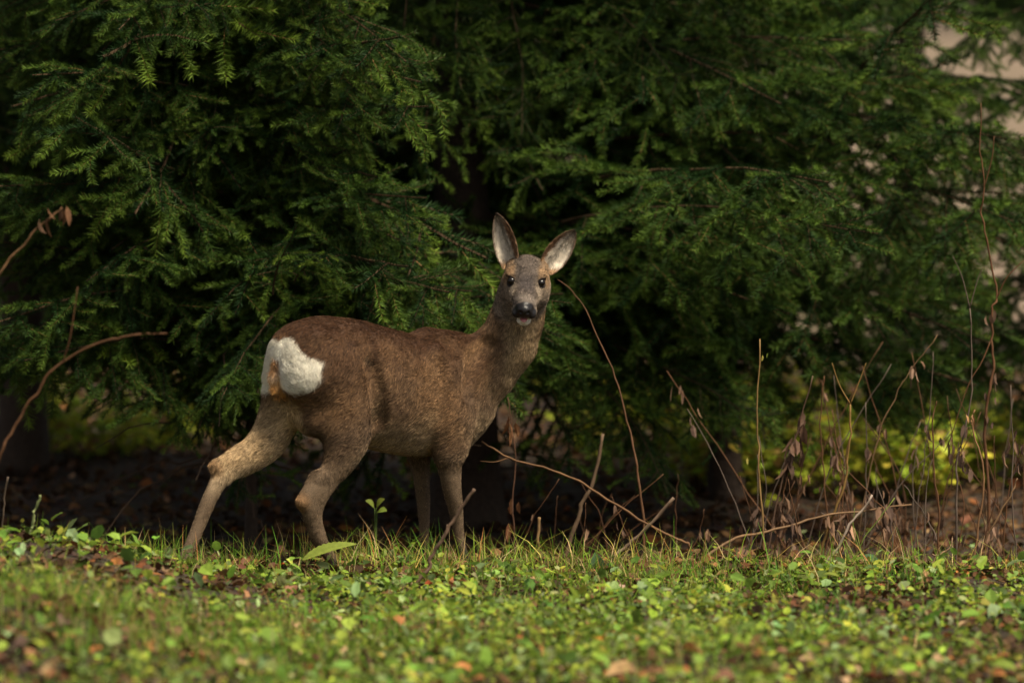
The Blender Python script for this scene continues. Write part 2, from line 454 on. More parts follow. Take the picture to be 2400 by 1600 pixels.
# boughs that stand out: the drooping tip left of the rump, the fresh upright shoots above the back, the right-hand sprays
def feature(tree, b_px, b_Y, t_px, t_Y, kind, roll=0.0, k=1.0):
    a_, t_ = at_y(*b_px, b_Y), at_y(*t_px, t_Y)
    add_bough(tree, tuple(a_), tuple(t_ - a_), kind, np.linalg.norm(t_ - a_) / (BLEN[kind] * .93) * k, roll)
feature(tree_l, (690, 690, ), 1.05, (490, 925), .55, 1, .4)
feature(tree_l, (640, 690), .75, (650, 540), .55, 5, .3)
feature(tree_l, (690, 660), .80, (740, 570), .60, 5, -.3)
feature(tree_l, (600, 180), 1.3, (835, 25), .75, 3, .5, .9)
feature(tree_l, (620, 240), 1.3, (900, 305), .70, 3, -.3)
feature(tree_l, (560, 230), 1.3, (60, 190), .70, 1, .3)
feature(tree_l, (520, 450), 1.2, (100, 330), .60, 3, -.4)
feature(tree_l, (800, 620), 1.2, (1040, 760), .70, 3, .2)
feature(tree_m, (1320, 520), 1.9, (1890, 560), .9, 0, .3)
feature(tree_m, (1400, 420), 1.9, (1840, 400), 1.0, 1, -.2)
feature(tree_r, (1850, 300), 2.6, (2170, 120), 1.6, 3, .4)
feature(tree_r, (1900, 330), 2.6, (2260, 290), 1.6, 1, -.3)
feature(tree_r, (1880, 420), 2.6, (2260, 520), 1.5, 1, .2)
feature(tree_l, (640, 800), 1.5, (520, 1130), 1.0, 4, .3)
feature(tree_l, (600, 760), 1.4, (450, 1010), 1.0, 1, .8)
feature(tree_m, (900, 900), 2.2, (880, 1150), 1.5, 3, .5)
feature(tree_m, (1330, 820), 2.1, (1560, 1090), 1.5, 4, -.3)
feature(tree_m, (1420, 800), 2.1, (1720, 1030), 1.5, 0, .5)
feature(tree_m, (1280, 880), 2.2, (1330, 1120), 1.6, 3, .7)
# bare dead twigs low on the trunks
rdt = np.random.default_rng(77)
for tr, (tx, ty), zz, k in ((tree_m, (X_at(1080, 2.4), 2.4), (.2, .9), 12), (tree_l, (X_at(575, 1.5), 1.5), (.25, .8), 9), (tree_r, (X_at(1700, 3.1), 3.1), (.3, 1.0), 9), (tree_b, (X_at(60, 3.9), 3.9), (.3, 1.3), 9)):
    for i in range(k):
        a = rdt.uniform(R_(150), R_(390)); ln = rdt.uniform(.25, .75); z0 = rdt.uniform(*zz) 
        p = [np.array([0, 0, z0]), np.array([math.cos(a) * ln * .5, math.sin(a) * ln * .5, z0 + rdt.normal(-.03, .05)]), np.array([math.cos(a) * ln, math.sin(a) * ln, z0 - rdt.uniform(.05, .25)])]
        b = Bag(); S = spline(p, 9); S[1:] += rdt.normal(0, .008, S[1:].shape)
        b.add(*tube(S, np.linspace(.005, .0015, 9), 5), (.085, .055, .036)); b.build('dead_twig', [m_wood], tr)
for b_, t_, kd, ro in (((980, -90), (900, 250), 4, .3), ((1090, -120), (1060, 220), 1, 1.2), ((1180, -80), (1230, 260), 4, -.5), ((1380, -60), (1520, 210), 0, .4), ((1020, 60), (1010, 430), 3, .9), ((1130, 120), (1180, 420), 3, -1.0)):
    feature(tree_m, b_, 2.2, t_, 1.75, kd, ro)
# ------------------------------------------------------------------ the roe deer
PHI = math.radians(40.0)
D_FWD = np.array([math.cos(PHI), math.sin(PHI), 0.0])
D_LEFT = np.array([-math.sin(PHI), math.cos(PHI), 0.0])
_t = at_y(676, 870, -0.10)
D0 = np.array([_t[0], _t[1], 0.0])
def L(px, py, v):
    """deer-local point (forward, left, up) seen at pixel px,py of the photograph in the deer's plane left = v"""
    d = ray(px, py)
    t = (v - np.dot(CAM - D0, D_LEFT)) / np.dot(d, D_LEFT)
    P = CAM + d * t - D0
    return np.array([np.dot(P, D_FWD), np.dot(P, D_LEFT), P[2]])
def to_local_dir(w):
    w = np.asarray(w, float)
    return np.array([np.dot(w, D_FWD), np.dot(w, D_LEFT), w[2]])

class Field:
    """signed distance field on a grid, grown from smooth unions of tapered capsules and ellipsoids"""
    def __init__(s, lo=None, hi=None):
        lo = (-9, -9, -9) if lo is None else lo
        hi = (9, 9, 9) if hi is None else hi
        s.o = [int(np.searchsorted(GRID[i], lo[i])) for i in range(3)]
        s.e = [int(np.searchsorted(GRID[i], hi[i])) for i in range(3)]
        s.ax = [GRID[i][s.o[i]:s.e[i]] for i in range(3)]
        s.f = np.full([len(a) for a in s.ax], 0.08, np.float32)
    def block(s, lo, hi):
        a = [max(0, int(np.searchsorted(s.ax[i], lo[i])) - 1) for i in range(3)]
        b = [min(len(s.ax[i]), int(np.searchsorted(s.ax[i], hi[i])) + 1) for i in range(3)]
        X, Y, Z = np.meshgrid(*[s.ax[i][a[i]:b[i]].astype(np.float32) for i in range(3)], indexing='ij', sparse=True)
        return tuple(slice(a[i], b[i]) for i in range(3)), X, Y, Z
    def _mix(s, sl, d, k, cut=False):
        o = s.f[sl]
        if cut:
            h = np.maximum(k - np.abs(o + d), 0) / k
            s.f[sl] = np.maximum(o, -d) + h * h * k * 0.25
        else:
            h = np.maximum(k - np.abs(o - d), 0) / k
            s.f[sl] = np.minimum(o, d) - h * h * k * 0.25
    def cone(s, a, ra, b, rb, k=0.03, sv=1.0, sv2=None):
        a, b = np.asarray(a, float), np.asarray(b, float)
        sv2 = sv if sv2 is None else sv2
        R = max(ra, rb) * max(1, sv, sv2) + k + 0.03
        sl, X, Y, Z = s.block(np.minimum(a, b) - R, np.maximum(a, b) + R)
        d = b - a
        t = np.clip(((X - a[0]) * d[0] + (Y - a[1]) * d[1] + (Z - a[2]) * d[2]) / max(d @ d, 1e-9), 0, 1)
        sc = sv + (sv2 - sv) * t
        qx, qy, qz = X - a[0] - d[0] * t, (Y - a[1] - d[1] * t) / sc, Z - a[2] - d[2] * t
        dist = (np.sqrt(qx * qx + qy * qy + qz * qz) - (ra + (rb - ra) * t))
        s._mix(sl, (dist * np.minimum(1, 0.5 + 0.5 * sc)).astype(np.float32), k)
    def ell(s, c, radii, axes=np.eye(3), k=0.02, cut=False):
        c, radii = np.asarray(c, float), np.asarray(radii, float)
        R = radii.max() + k + 0.02
        sl, X, Y, Z = s.block(c - R, c + R)
        X, Y, Z = X - c[0], Y - c[1], Z - c[2]
        q = [(X * ax[0] + Y * ax[1] + Z * ax[2]) for ax in axes]
        k0 = np.sqrt(sum((q[i] / radii[i]) ** 2 for i in range(3)))
        k1 = np.sqrt(sum((q[i] / radii[i] ** 2) ** 2 for i in range(3))) + 1e-9
        s._mix(sl, (k0 * (k0 - 1) / k1).astype(np.float32), k, cut)
    def union(s, o, k):
        sl = tuple(slice(o.o[i] - s.o[i], o.e[i] - s.o[i]) for i in range(3))
        s._mix(sl, o.f, k)
    def nets(s):
        f = s.f
        ins = f < 0
        n = np.array(f.shape) - 1
        cs = sum(ins[i:i + n[0], j:j + n[1], k:k + n[2]].astype(np.int8) for i in (0, 1) for j in (0, 1) for k in (0, 1))
        cells = np.argwhere((cs > 0) & (cs < 8))
        idx = -np.ones(n, np.int64)
        idx[tuple(cells.T)] = np.arange(len(cells))
        acc = np.zeros((len(cells), 3))
        cnt = np.zeros(len(cells))
        C = [(i, j, k) for i in (0, 1) for j in (0, 1) for k in (0, 1)]
        for p in C:
            for ax in range(3):
                if p[ax]: continue
                q = list(p); q[ax] = 1
                fp = f[tuple((cells + p).T)]; fq = f[tuple((cells + q).T)]
                m = (fp < 0) != (fq < 0)
                t = np.where(m, fp / np.where(m, fp - fq, 1), 0)
                pos = np.repeat(np.array([p], float), len(cells), 0)
                pos[:, ax] += t
                acc += pos * m[:, None]
                cnt += m
        q = cells + acc / cnt[:, None]
        V = np.stack([np.interp(q[:, i], np.arange(len(s.ax[i])), s.ax[i]) for i in range(3)], 1)
        quads = []
        for ax in range(3):
            a1, a2 = (ax + 1) % 3, (ax + 2) % 3
            sl0 = [slice(None)] * 3; sl1 = [slice(None)] * 3
            sl0[ax] = slice(0, -1); sl1[ax] = slice(1, None)
            i0, i1 = ins[tuple(sl0)], ins[tuple(sl1)]
            E = np.argwhere(i0 != i1)
            E = E[(E[:, a1] > 0) & (E[:, a2] > 0) & (E[:, a1] < n[a1]) & (E[:, a2] < n[a2])]
            flip = ins[tuple(E.T)]
            def cid(o1, o2):
                q = E.copy(); q[:, a1] -= o1; q[:, a2] -= o2
                return idx[tuple(q.T)]
            Q = np.stack([cid(1, 1), cid(0, 1), cid(0, 0), cid(1, 0)], 1)
            Q[~flip] = Q[~flip][:, ::-1]
            quads.append(Q)
        return V, np.concatenate(quads)

GRID = [np.concatenate([np.arange(-.52, .68, .0045), np.arange(.68, 1.02, .0024)]),
        np.concatenate([np.arange(-.32, .02, .0030), np.arange(.02, .22, .0045)]),
        np.concatenate([np.arange(-.10, .62, .0045), np.arange(.62, .98, .0024)])]
def leg_chain(stations, v, sv=0.8, k=0.004, vs=None, slim=.82):
    fd = Field((-.52, -.2, -.1), (.80, .2, .68))
    C_ = []
    for i, (e0, e1) in enumerate(stations):
        vv = v if vs is None else vs[i]
        c = (L(*e0, vv) + L(*e1, vv)) / 2
        r = np.linalg.norm((at_y(*e0, 0) - at_y(*e1, 0))) / 2
        r = r * (slim if (e0[1] + e1[1]) / 2 > 1075 else 1.0)
        s_ = sv[i] if isinstance(sv, (list, tuple)) else sv
        C_.append(np.concatenate([c, [r, s_]]))
    C_ = spline(np.array(C_), len(C_) * 4)
    for p, q in zip(C_[:-1], C_[1:]):
        fd.cone(p[:3], p[3], q[:3], q[3], k, p[4], q[4])
    return fd
def st(x0, y0, x1, y1): return ((x0, y0), (x1, y1))

body = Field()
trunk = [(st(722, 774, 732, 920), 1.08), (st(730, 754, 734, 950), .98), (st(756, 743, 752, 985), .84), (st(822, 750, 815, 1022), .70), (st(890, 768, 880, 1050), .68),
         (st(950, 783, 945, 1064), .66), (st(1010, 782, 1008, 1066), .60), (st(1062, 800, 1070, 1035), .60)]
C_ = []
for (e0, e1), sv in trunk:
    C_.append(np.concatenate([(L(*e0, 0) + L(*e1, 0)) / 2, [np.linalg.norm(at_y(*e0, 0) - at_y(*e1, 0)) / 2, sv]]))
C_ = spline(np.array(C_), 28)
for p, q in zip(C_[:-1], C_[1:]): body.cone(p[:3], p[3], q[:3], q[3], .004, p[4], q[4])
# withers and brisket
body.cone(L(1002, 806, 0), .034, L(1075, 815, 0), .036, .05)
body.cone(L(1090, 960, 0), .07, L(1060, 1030, 0), .05, .04)
# neck
neck = [(st(1055, 800, 1150, 965), 0.0, .62), (st(1104, 792, 1180, 925), -.025, .72), (st(1147, 752, 1234, 856), -.055, .84),
        (st(1168, 706, 1256, 786), -.08, .92), (st(1178, 664, 1264, 740), -.085, .95)]
pr = None
for (e0, e1), v, sv in neck:
    c = (L(*e0, v) + L(*e1, v)) / 2
    r = np.linalg.norm(at_y(*e0, 0) - at_y(*e1, 0)) / 2
    if pr is not None: body.cone(pr[0], pr[1], c, r, 0.03, pr[2], sv)
    pr = (c, r, sv)
NECK_TOP = pr[0]
# head frame: A to the picture's right, Q dorsal, Nn along the muzzle
HC = L(1233.5, 659.5, -.165)
HC_W = D0 + D_FWD * HC[0] + D_LEFT * HC[1] + np.array([0, 0, HC[2]])
_T = CAM - HC_W; _T /= np.linalg.norm(_T)
_R = np.array([1.0, 0, 0]); _R -= _T * (_R @ _T); _R /= np.linalg.norm(_R)
_U = np.cross(_T, _R)
_ro = math.radians(-3.8)
_R, _U = _R * math.cos(_ro) + _U * math.sin(_ro), -_R * math.sin(_ro) + _U * math.cos(_ro)
_al = math.radians(38)
HA, HQ, HN = to_local_dir(_R), to_local_dir(_U * math.cos(_al) + _T * math.sin(_al)), to_local_dir(_T * math.cos(_al) - _U * math.sin(_al))
HAX = np.array([HA, HQ, HN])
def hp(a, b, c): return HC + HA * a + HQ * b + HN * c
head = Field((.62, -.32, .55), (1.02, .1, .98))
head.ell(hp(0, -.014, -.050), (.050, .052, .066), HAX, .02)
head.ell(hp(0, -.030, -.035), (.060, .040, .055), HAX, .02)
head.cone(hp(0, -.030, -.015), .048, hp(0, -.022, .060), .034, .03)
head.cone(hp(0, -.022, .060), .033, hp(0, -.024, .104), .0235, .02)
head.cone(hp(0, -.070, -.02), .034, hp(0, -.058, .055), .020, .025)
head.cone(hp(0, -.062, .055), .021, hp(0, -.0645, .094), .0185, .012)
for s_ in (-1, 1):
    head.ell(hp(s_ * .043, .014, -.020), (.016, .006, .022), HAX, .016)
    head.ell(hp(s_ * .034, -.050, -.018), (.034, .044, .052), HAX, .03)
    head.ell(hp(s_ * .0205, -.040, .093), (.0165, .0150, .024), HAX, .008)
    head.ell(hp(s_ * .044, -.016, -.088), (.014, .017, .022), HAX, .03)        # ear roots
head.ell(hp(0, -.0165, .1135), (.0165, .0135, .0150), HAX, .007)
head.ell(hp(0, -.0515, .120), (.0165, .0052, .024), HAX, .004, cut=True)
for s_ in (-1, 1):
    head.ell(hp(s_ * .0115, -.0175, .1275), (.0055, .0050, .008), HAX, .003, cut=True)
    head.ell(hp(s_ * .053, .005, .012), (.0140, .0122, .0150), HAX, .004, cut=True)
head.cone(NECK_TOP, .050, hp(0, -.035, -.055), .050, .03)
body.union(head, 0.035)
# legs
rf = leg_chain([st(990, 960, 1122, 985), st(1003, 1040, 1106, 1045), st(1014, 1077, 1093, 1077), st(1029, 1132, 1087, 1138), st(1046, 1183, 1088, 1192),
                st(1055, 1225, 1089, 1225), st(1064, 1275, 1093, 1275), st(1071, 1308, 1103, 1306), st(1084, 1333, 1107, 1328), st(1084, 1349, 1112, 1346)],
               0, [.55, .6, .75, .85, .95, .9, .9, .95, .9, .9], vs=[-.07, -.07, -.068, -.066, -.064, -.062, -.062, -.062, -.062, -.062])
rf.cone(L(1012, 850, -.062), .055, L(1055, 975, -.072), .075, .03, .55)
lf = leg_chain([st(950, 990, 1040, 990), st(948, 1040, 1018, 1040), st(955, 1080, 1013, 1080), st(966, 1130, 1011, 1132), st(974, 1178, 1011, 1184),
                st(979, 1226, 1009, 1226), st(981, 1275, 1006, 1275), st(980, 1300, 1008, 1299), st(986, 1318, 1008, 1316), st(985, 1335, 1012, 1333)],
               0, [.6, .7, .8, .9, .95, .9, .9, .95, .9, .9], vs=[.05, .058, .06, .06, .06, .06, .06, .06, .06, .06])
rh = leg_chain([st(726, 850, 852, 880), st(742, 960, 880, 955), st(749, 1010, 876, 1012), st(755, 1062, 848, 1062), st(740, 1104, 812, 1118), st(712, 1148, 778, 1166),
                st(700, 1184, 764, 1198), st(711, 1220, 760, 1224), st(722, 1252, 768, 1258), st(742, 1286, 776, 1280), st(762, 1316, 792, 1308), st(762, 1338, 796, 1334)],
               0, [.62, .6, .62, .68, .72, .72, .72, .8, .85, .85, .85, .9], vs=[-.066, -.075, -.078, -.08, -.08, -.08, -.08, -.08, -.08, -.08, -.08, -.08])
rh.cone(L(706, 1176, -.08), .016, L(745, 1120, -.08), .018, .03)       # point of the hock and its tendon
lh = leg_chain([st(640, 820, 720, 880), st(616, 900, 712, 930), st(606, 950, 706, 985), st(585, 1010, 672, 1050), st(556, 1047, 610, 1094), st(520, 1077, 562, 1120),
                st(497, 1105, 536, 1140), st(482, 1138, 517, 1165), st(464, 1180, 504, 1192), st(443, 1240, 477, 1252), st(424, 1288, 455, 1296), st(415, 1312, 446, 1320),
                st(413, 1340, 440, 1346), st(404, 1358, 438, 1360)],
               0, [.75, .62, .6, .62, .68, .7, .72, .75, .8, .85, .9, .9, .9, .9], vs=[.06, .068, .07, .074, .08] + [.085] * 9)
lh.cone(L(505, 1092, .085), .015, L(560, 1062, .085), .016, .03)
for lg, kk in ((rf, .016), (lf, .02), (rh, .016), (lh, .024)): body.union(lg, kk)
# inner thigh web and the cleft of the rump
body.cone(L(700, 960, .03), .045, L(735, 985, -.03), .045, .04)
body.cone(L(708, 818, -.030), .052, L(712, 876, -.042), .058, .06)
body.cone(L(688, 822, .030), .052, L(684, 876, .045), .060, .05)
def rear_u(v, w):
    j, k = int(np.searchsorted(GRID[1], v)), int(np.searchsorted(GRID[2], w))
    i = int(np.argmax(body.f[:, j, k] < 0))
    return GRID[0][i]
W_ = lambda py: L(676, py, 0)[2]
TAIL = [np.array([rear_u(0, W_(py)) + d_, 0, W_(py)]) for py, d_ in ((852, .004), (880, -.002), (908, -.006), (924, -.004))]
for p, q, r0, r1 in zip(TAIL[:-1], TAIL[1:], (.013, .016, .014), (.016, .014, .008)): body.cone(p, r0, q, r1, .006)
# skin creases on the near side: flank fold before the thigh, back edge of the shoulder
def surf_v(u, w):
    i, k = int(np.searchsorted(GRID[0], u)), int(np.searchsorted(GRID[2], w))
    return GRID[1][int(np.argmax(body.f[i, :, k] < 0))]
def groove(px, r, depth):
    P = []
    for x, y in px:
        v = -.1
        for _ in range(4):
            p = L(x, y, v); v = surf_v(p[0], p[2])
        P.append(np.array([p[0], v - r + depth, p[2]]))
    for p in spline(np.array(P), 26): body.ell(p, (r, r, r), np.eye(3), .022, cut=True)
groove([(868, 850), (884, 900), (888, 950), (880, 1000)], .026, .0030)
groove([(1120, 800), (1105, 860), (1100, 920)], .030, .0030)
BV, BQ = body.nets()

def smooth_pass(V, Q, n=3, lam=0.5):
    E = np.concatenate([Q[:, [0, 1]], Q[:, [1, 2]], Q[:, [2, 3]], Q[:, [3, 0]]])
    deg = np.bincount(E[:, 0], minlength=len(V)) + np.bincount(E[:, 1], minlength=len(V))
    for it in range(n):
        for l_ in (lam, -lam * 1.02):
            acc = np.zeros_like(V)
            for ax in range(3):
                acc[:, ax] = np.bincount(E[:, 0], V[E[:, 1], ax], len(V)) + np.bincount(E[:, 1], V[E[:, 0], ax], len(V))
            V = V + l_ * (acc / np.maximum(deg, 1)[:, None] - V)
    return V
BV = smooth_pass(BV, BQ, 8)

# ears: cupped leaf-shaped shells in the head frame
def make_ear(base, tip, face, W, cup):
    """base, tip in picture-right / picture-up / toward-camera metres from the eye line; face = direction the cup opens"""
    conv = lambda p: HC + to_local_dir(_R * p[0] + _U * p[1] + _T * p[2])
    dirv = lambda p: to_local_dir(_R * p[0] + _U * p[1] + _T * p[2])
    b, t = conv(base), conv(tip)
    ax = t - b
    ln = np.linalg.norm(ax); ax = ax / ln
    fc = dirv(face); fc = fc - ax * (fc @ ax); fc /= np.linalg.norm(fc)
    sd = np.cross(ax, fc)
    nt, ns = 30, 17
    V, info = [], []
    for side in (0, 1):
        for i in range(nt):
            tt = i / (nt - 1)
            w = W * (0.62 + 0.38 * math.sin(min(tt / .40, 1) * math.pi / 2)) * (1 - max(0, (tt - .36) / .64) ** 2.1) ** .72 + .002
            dp = cup * (1 - .72 * tt) + .0015
            for j in range(ns):
                s_ = -1 + 2 * j / (ns - 1)
                ang = s_ * (1.5 - .55 * tt)
                x = math.sin(ang) / math.sin(1.5 - .55 * tt) * w
                z = -dp * (math.cos(ang) - math.cos(1.5 - .55 * tt)) / (1 - math.cos(1.5 - .55 * tt))
                th = .0032 * (1 - s_ * s_) + .0006
                bend = .010 * math.sin(tt * math.pi) 
                V.append(b + ax * (ln * tt) + sd * x + fc * (z - bend * .4 + (th if side == 0 else -th)))
                info.append((side, tt, s_))
    Q = []
    g = lambda sd_, i, j: sd_ * nt * ns + i * ns + j
    for i in range(nt - 1):
        for j in range(ns - 1):
            Q.append((g(0, i, j), g(0, i + 1, j), g(0, i + 1, j + 1), g(0, i, j + 1)))
            Q.append((g(1, i, j), g(1, i, j + 1), g(1, i + 1, j + 1), g(1, i + 1, j)))
        Q.append((g(0, i, 0), g(1, i, 0), g(1, i + 1, 0), g(0, i + 1, 0)))
        Q.append((g(0, i, ns - 1), g(0, i + 1, ns - 1), g(1, i + 1, ns - 1), g(1, i, ns - 1)))
    for j in range(ns - 1):
        Q.append((g(0, nt - 1, j), g(1, nt - 1, j), g(1, nt - 1, j + 1), g(0, nt - 1, j + 1)))
    Q = np.array(Q)
    if (np.cross(ax, sd) @ fc) > 0: pass
    return np.array(V), Q[:, ::-1], np.array(info), ax, fc, sd
EARS = [make_ear((-.050, .038, -.052), (-.099, .190, -.070), (-.50, .0, 1), .0350, .034),
        make_ear((.054, .036, -.052), (.131, .157, -.070), (.26, .05, 1), .0345, .034)]

# ---- coat colour, hair length and hair flow for every vertex
def coat(P, N):
    n_ = len(P)
    u, v, w = P.T
    col = np.zeros((n_, 3)); ln = np.full(n_, .013)
    C = lambda *c: np.array(c)[None, :]
    mix = lambda a, b, t: a * (1 - t[:, None]) + b * t[:, None]
    nz = vnoise(P * 9, 3); nf = vnoise(P * 38, 5); nm = vnoise(P * 20, 11)
    flank, back, pale, leg = C(.155, .086, .041), C(.045, .019, .009), C(.40, .29, .165), C(.108, .073, .044)
    col = np.repeat(flank, n_, 0)
    col = mix(col, C(.092, .057, .033), .6 * sstep(-.2, .9, nz + .3))
    topness = sstep(-.02, .75, N[:, 2] + .15 * nz + .10 * nm) * sstep(.38, .46, w)
    hind = sstep(.36, .10, u) * sstep(.46, .62, w + .03 * nz)
    dorsal = np.maximum(topness, .75 * hind)
    col = mix(col, back, .9 * dorsal)
    dark = sstep(.30, .75, nm * .6 + nf * .55) * sstep(.42, .55, w) * sstep(.5, .1, u)
    col = mix(col, C(.030, .014, .008), .7 * dark)
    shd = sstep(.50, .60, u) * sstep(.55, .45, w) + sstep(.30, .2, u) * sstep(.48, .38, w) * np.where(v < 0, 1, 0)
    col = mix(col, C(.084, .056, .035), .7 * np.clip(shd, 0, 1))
    belly = sstep(-.05, -.75, N[:, 2] + .12 * nz) * sstep(.26, .33, w) * sstep(.05, .2, u) * sstep(.85, .7, u)
    col = mix(col, pale * .8, .85 * belly)
    # legs
    lg = sstep(.36, .27, w)
    col = mix(col, leg, lg)
    inner = np.where(v > 0, sstep(.100, .072, v + .012 * nz), sstep(.045, .025, -v)) * sstep(.49, .42, w + .02 * nz) * sstep(.17, .27, w) * sstep(.16, .03, u)
    rear_dark = np.where(v > 0, sstep(.078, .104, v + .01 * nz), 0) * sstep(.22, .28, w) * sstep(.52, .44, w) * sstep(.1, .0, u)
    col = mix(col, C(.42, .31, .19), .85 * inner * sstep(.2, .3, w) * (1 - .9 * rear_dark))
    col = mix(col, C(.055, .030, .017), .9 * rear_dark * sstep(.2, .3, w))
    groin = sstep(-.048, -.026, v + .008 * nf) * sstep(.112, .085, v) * sstep(.510, .478, w + .012 * nz) * sstep(.27, .33, w) * sstep(.12, .02, u)
    col = mix(col, C(.34, .235, .125) * (1 + .35 * nm[:, None]), .85 * groin * (1 - .9 * rear_dark))
    for hx, hy, hv in ((502, 1096, .085), (703, 1176, -.08)):
        d = np.linalg.norm(P - L(hx, hy, hv), axis=1)
        col = mix(col, C(.23, .125, .055), .7 * sstep(.040, .012, d))
    feet = sstep(.055, .03, w)
    col = mix(col, C(.02, .016, .013), feet)
    ln = np.where(w < .27, .006, ln)
    ln = ln + (.014 - ln) * sstep(.27, .36, w)
    # white rump: a heart either side of the tail
    e2 = lambda cv, cw, rv, rw: ((np.abs(v) - cv) / rv) ** 2 + ((w - cw) / rw) ** 2
    dl = np.minimum(e2(.052, W_(868), .066, .062), np.minimum(e2(.03, W_(835), .052, .056), e2(0, W_(868), .05, .05)))
    rump = sstep(1.2, .84, dl + .24 * nf + .12 * nm + .10 * vnoise(P * 75, 17)) * sstep(.018, -.014, u + .02 * nf - .030 - .55 * np.maximum(0, w - W_(852)))
    col = mix(col, C(.82, .77, .65), rump)
    ln = ln + (.017 - ln) * rump
    dt = np.min([np.linalg.norm(P - (p * (1 - t_) + q * t_), axis=1) for p, q in zip(TAIL[:-1], TAIL[1:]) for t_ in (0, .25, .5, .75, 1)], axis=0)
    tail = sstep(.023, .015, dt) * sstep(.03, .005, u)
    tw = sstep(W_(870), W_(895), w)
    col = mix(col, mix(np.repeat(C(.25, .12, .042), n_, 0), np.repeat(C(.44, .22, .065), n_, 0), tw), .95 * tail)
    ln = ln + (.022 - ln) * tail
    # neck: greyer, throat paler
    nk = sstep(.66, .74, u) * sstep(.42, .5, w)
    col = mix(col, C(.140, .090, .050) + C(.03, .025, .02) * nf[:, None], nk)
    q = P - HC
    a, b, c = q @ HA, q @ HQ, q @ HN
    thr = sstep(.06, .03, np.abs(a)) * sstep(-.075, -.11, b) * sstep(-.09, -.02, c) * sstep(.66, .7, u)
    col = mix(col, pale * .75, .6 * thr)
    ln = ln + (.012 - ln) * nk
    # head
    hd = sstep(-.13, -.10, c) * sstep(-.115, -.10, b) * sstep(.20, .17, np.linalg.norm(q, axis=1))
    facec = np.repeat(C(.145, .110, .078), n_, 0)
    facec = mix(facec, C(.27, .155, .070), .55 * sstep(.024, .038, np.abs(a) + .004 * nf) * sstep(-.050, -.032, c) * sstep(.020, .002, c) * sstep(-.03, -.005, b))
    facec = mix(facec, C(.21, .125, .062), .5 * sstep(.035, .045, np.abs(a)) * sstep(-.03, -.06, c))
    facec = mix(facec, C(.082, .064, .053), .9 * sstep(.040, .022, np.abs(a) + .006 * nf) * sstep(-.035, -.01, b))
    facec = mix(facec, C(.045, .036, .034), .8 * sstep(.026, .012, np.abs(a)) * sstep(-.01, .015, c) * sstep(.085, .05, c) * sstep(-.03, -.01, b))
    facec = mix(facec, C(.40, .32, .24), .7 * np.exp(-((np.abs(a) - .036) / .010) ** 2 - ((c - .036) / .020) ** 2 - ((b + .018) / .02) ** 2))
    facec = mix(facec, C(.22, .18, .15), .6 * np.exp(-((c - .088) / .012) ** 2) * sstep(-.04, -.02, b))
    muz = sstep(.094, .102, c + .30 * np.maximum(0, np.abs(a) - .012) + .0015 * nf) * sstep(-.055, -.049, b) * sstep(.040, .032, np.abs(a))
    facec = mix(facec, C(.012, .011, .012), muz)
    chin = sstep(.050, .072, c) * sstep(-.049, -.054, b) * sstep(-.100, -.088, b) * sstep(.034, .026, np.abs(a)) 
    facec = mix(facec, C(.74, .70, .62), chin)
    eye = np.minimum(np.linalg.norm(P - hp(.050, .005, .010), axis=1), np.linalg.norm(P - hp(-.050, .005, .010), axis=1))
    facec = mix(facec, C(.014, .010, .008), sstep(.0200, .0150, eye))
    col = mix(col, facec, hd)
    ln = ln + (.0075 - ln) * hd
    ln = np.where((hd > .5) & ((muz > .3) | (eye < .017)), 0, ln)
    ln = ln * (1 - feet)
    nose = hd * muz
    gloss = np.maximum(nose, feet * .4)
    # hair flow
    fl = np.tile(np.array([-.8, 0, -.55]), (n_, 1))
    fl[w < .30] = np.array([-.15, 0, -1])
    m = (nk > 0)[:, None] * nk[:, None]
    fl = fl * (1 - m) + np.array([-.35, .1, -1.0]) * m
    hdir = -HN[None, :] * 1.0 + HA[None, :] * (a * 9)[:, None] - HQ[None, :] * .15
    fl = fl * (1 - hd[:, None]) + hdir * hd[:, None]
    rr = np.stack([np.full(n_, -.35), -np.sign(-v) * .8 * sstep(.0, .03, np.abs(v)), np.full(n_, -.35)], 1)
    fl = fl * (1 - rump[:, None]) + rr * rump[:, None]
    return np.clip(col, .004, .95), ln, fl, gloss, rump, hd

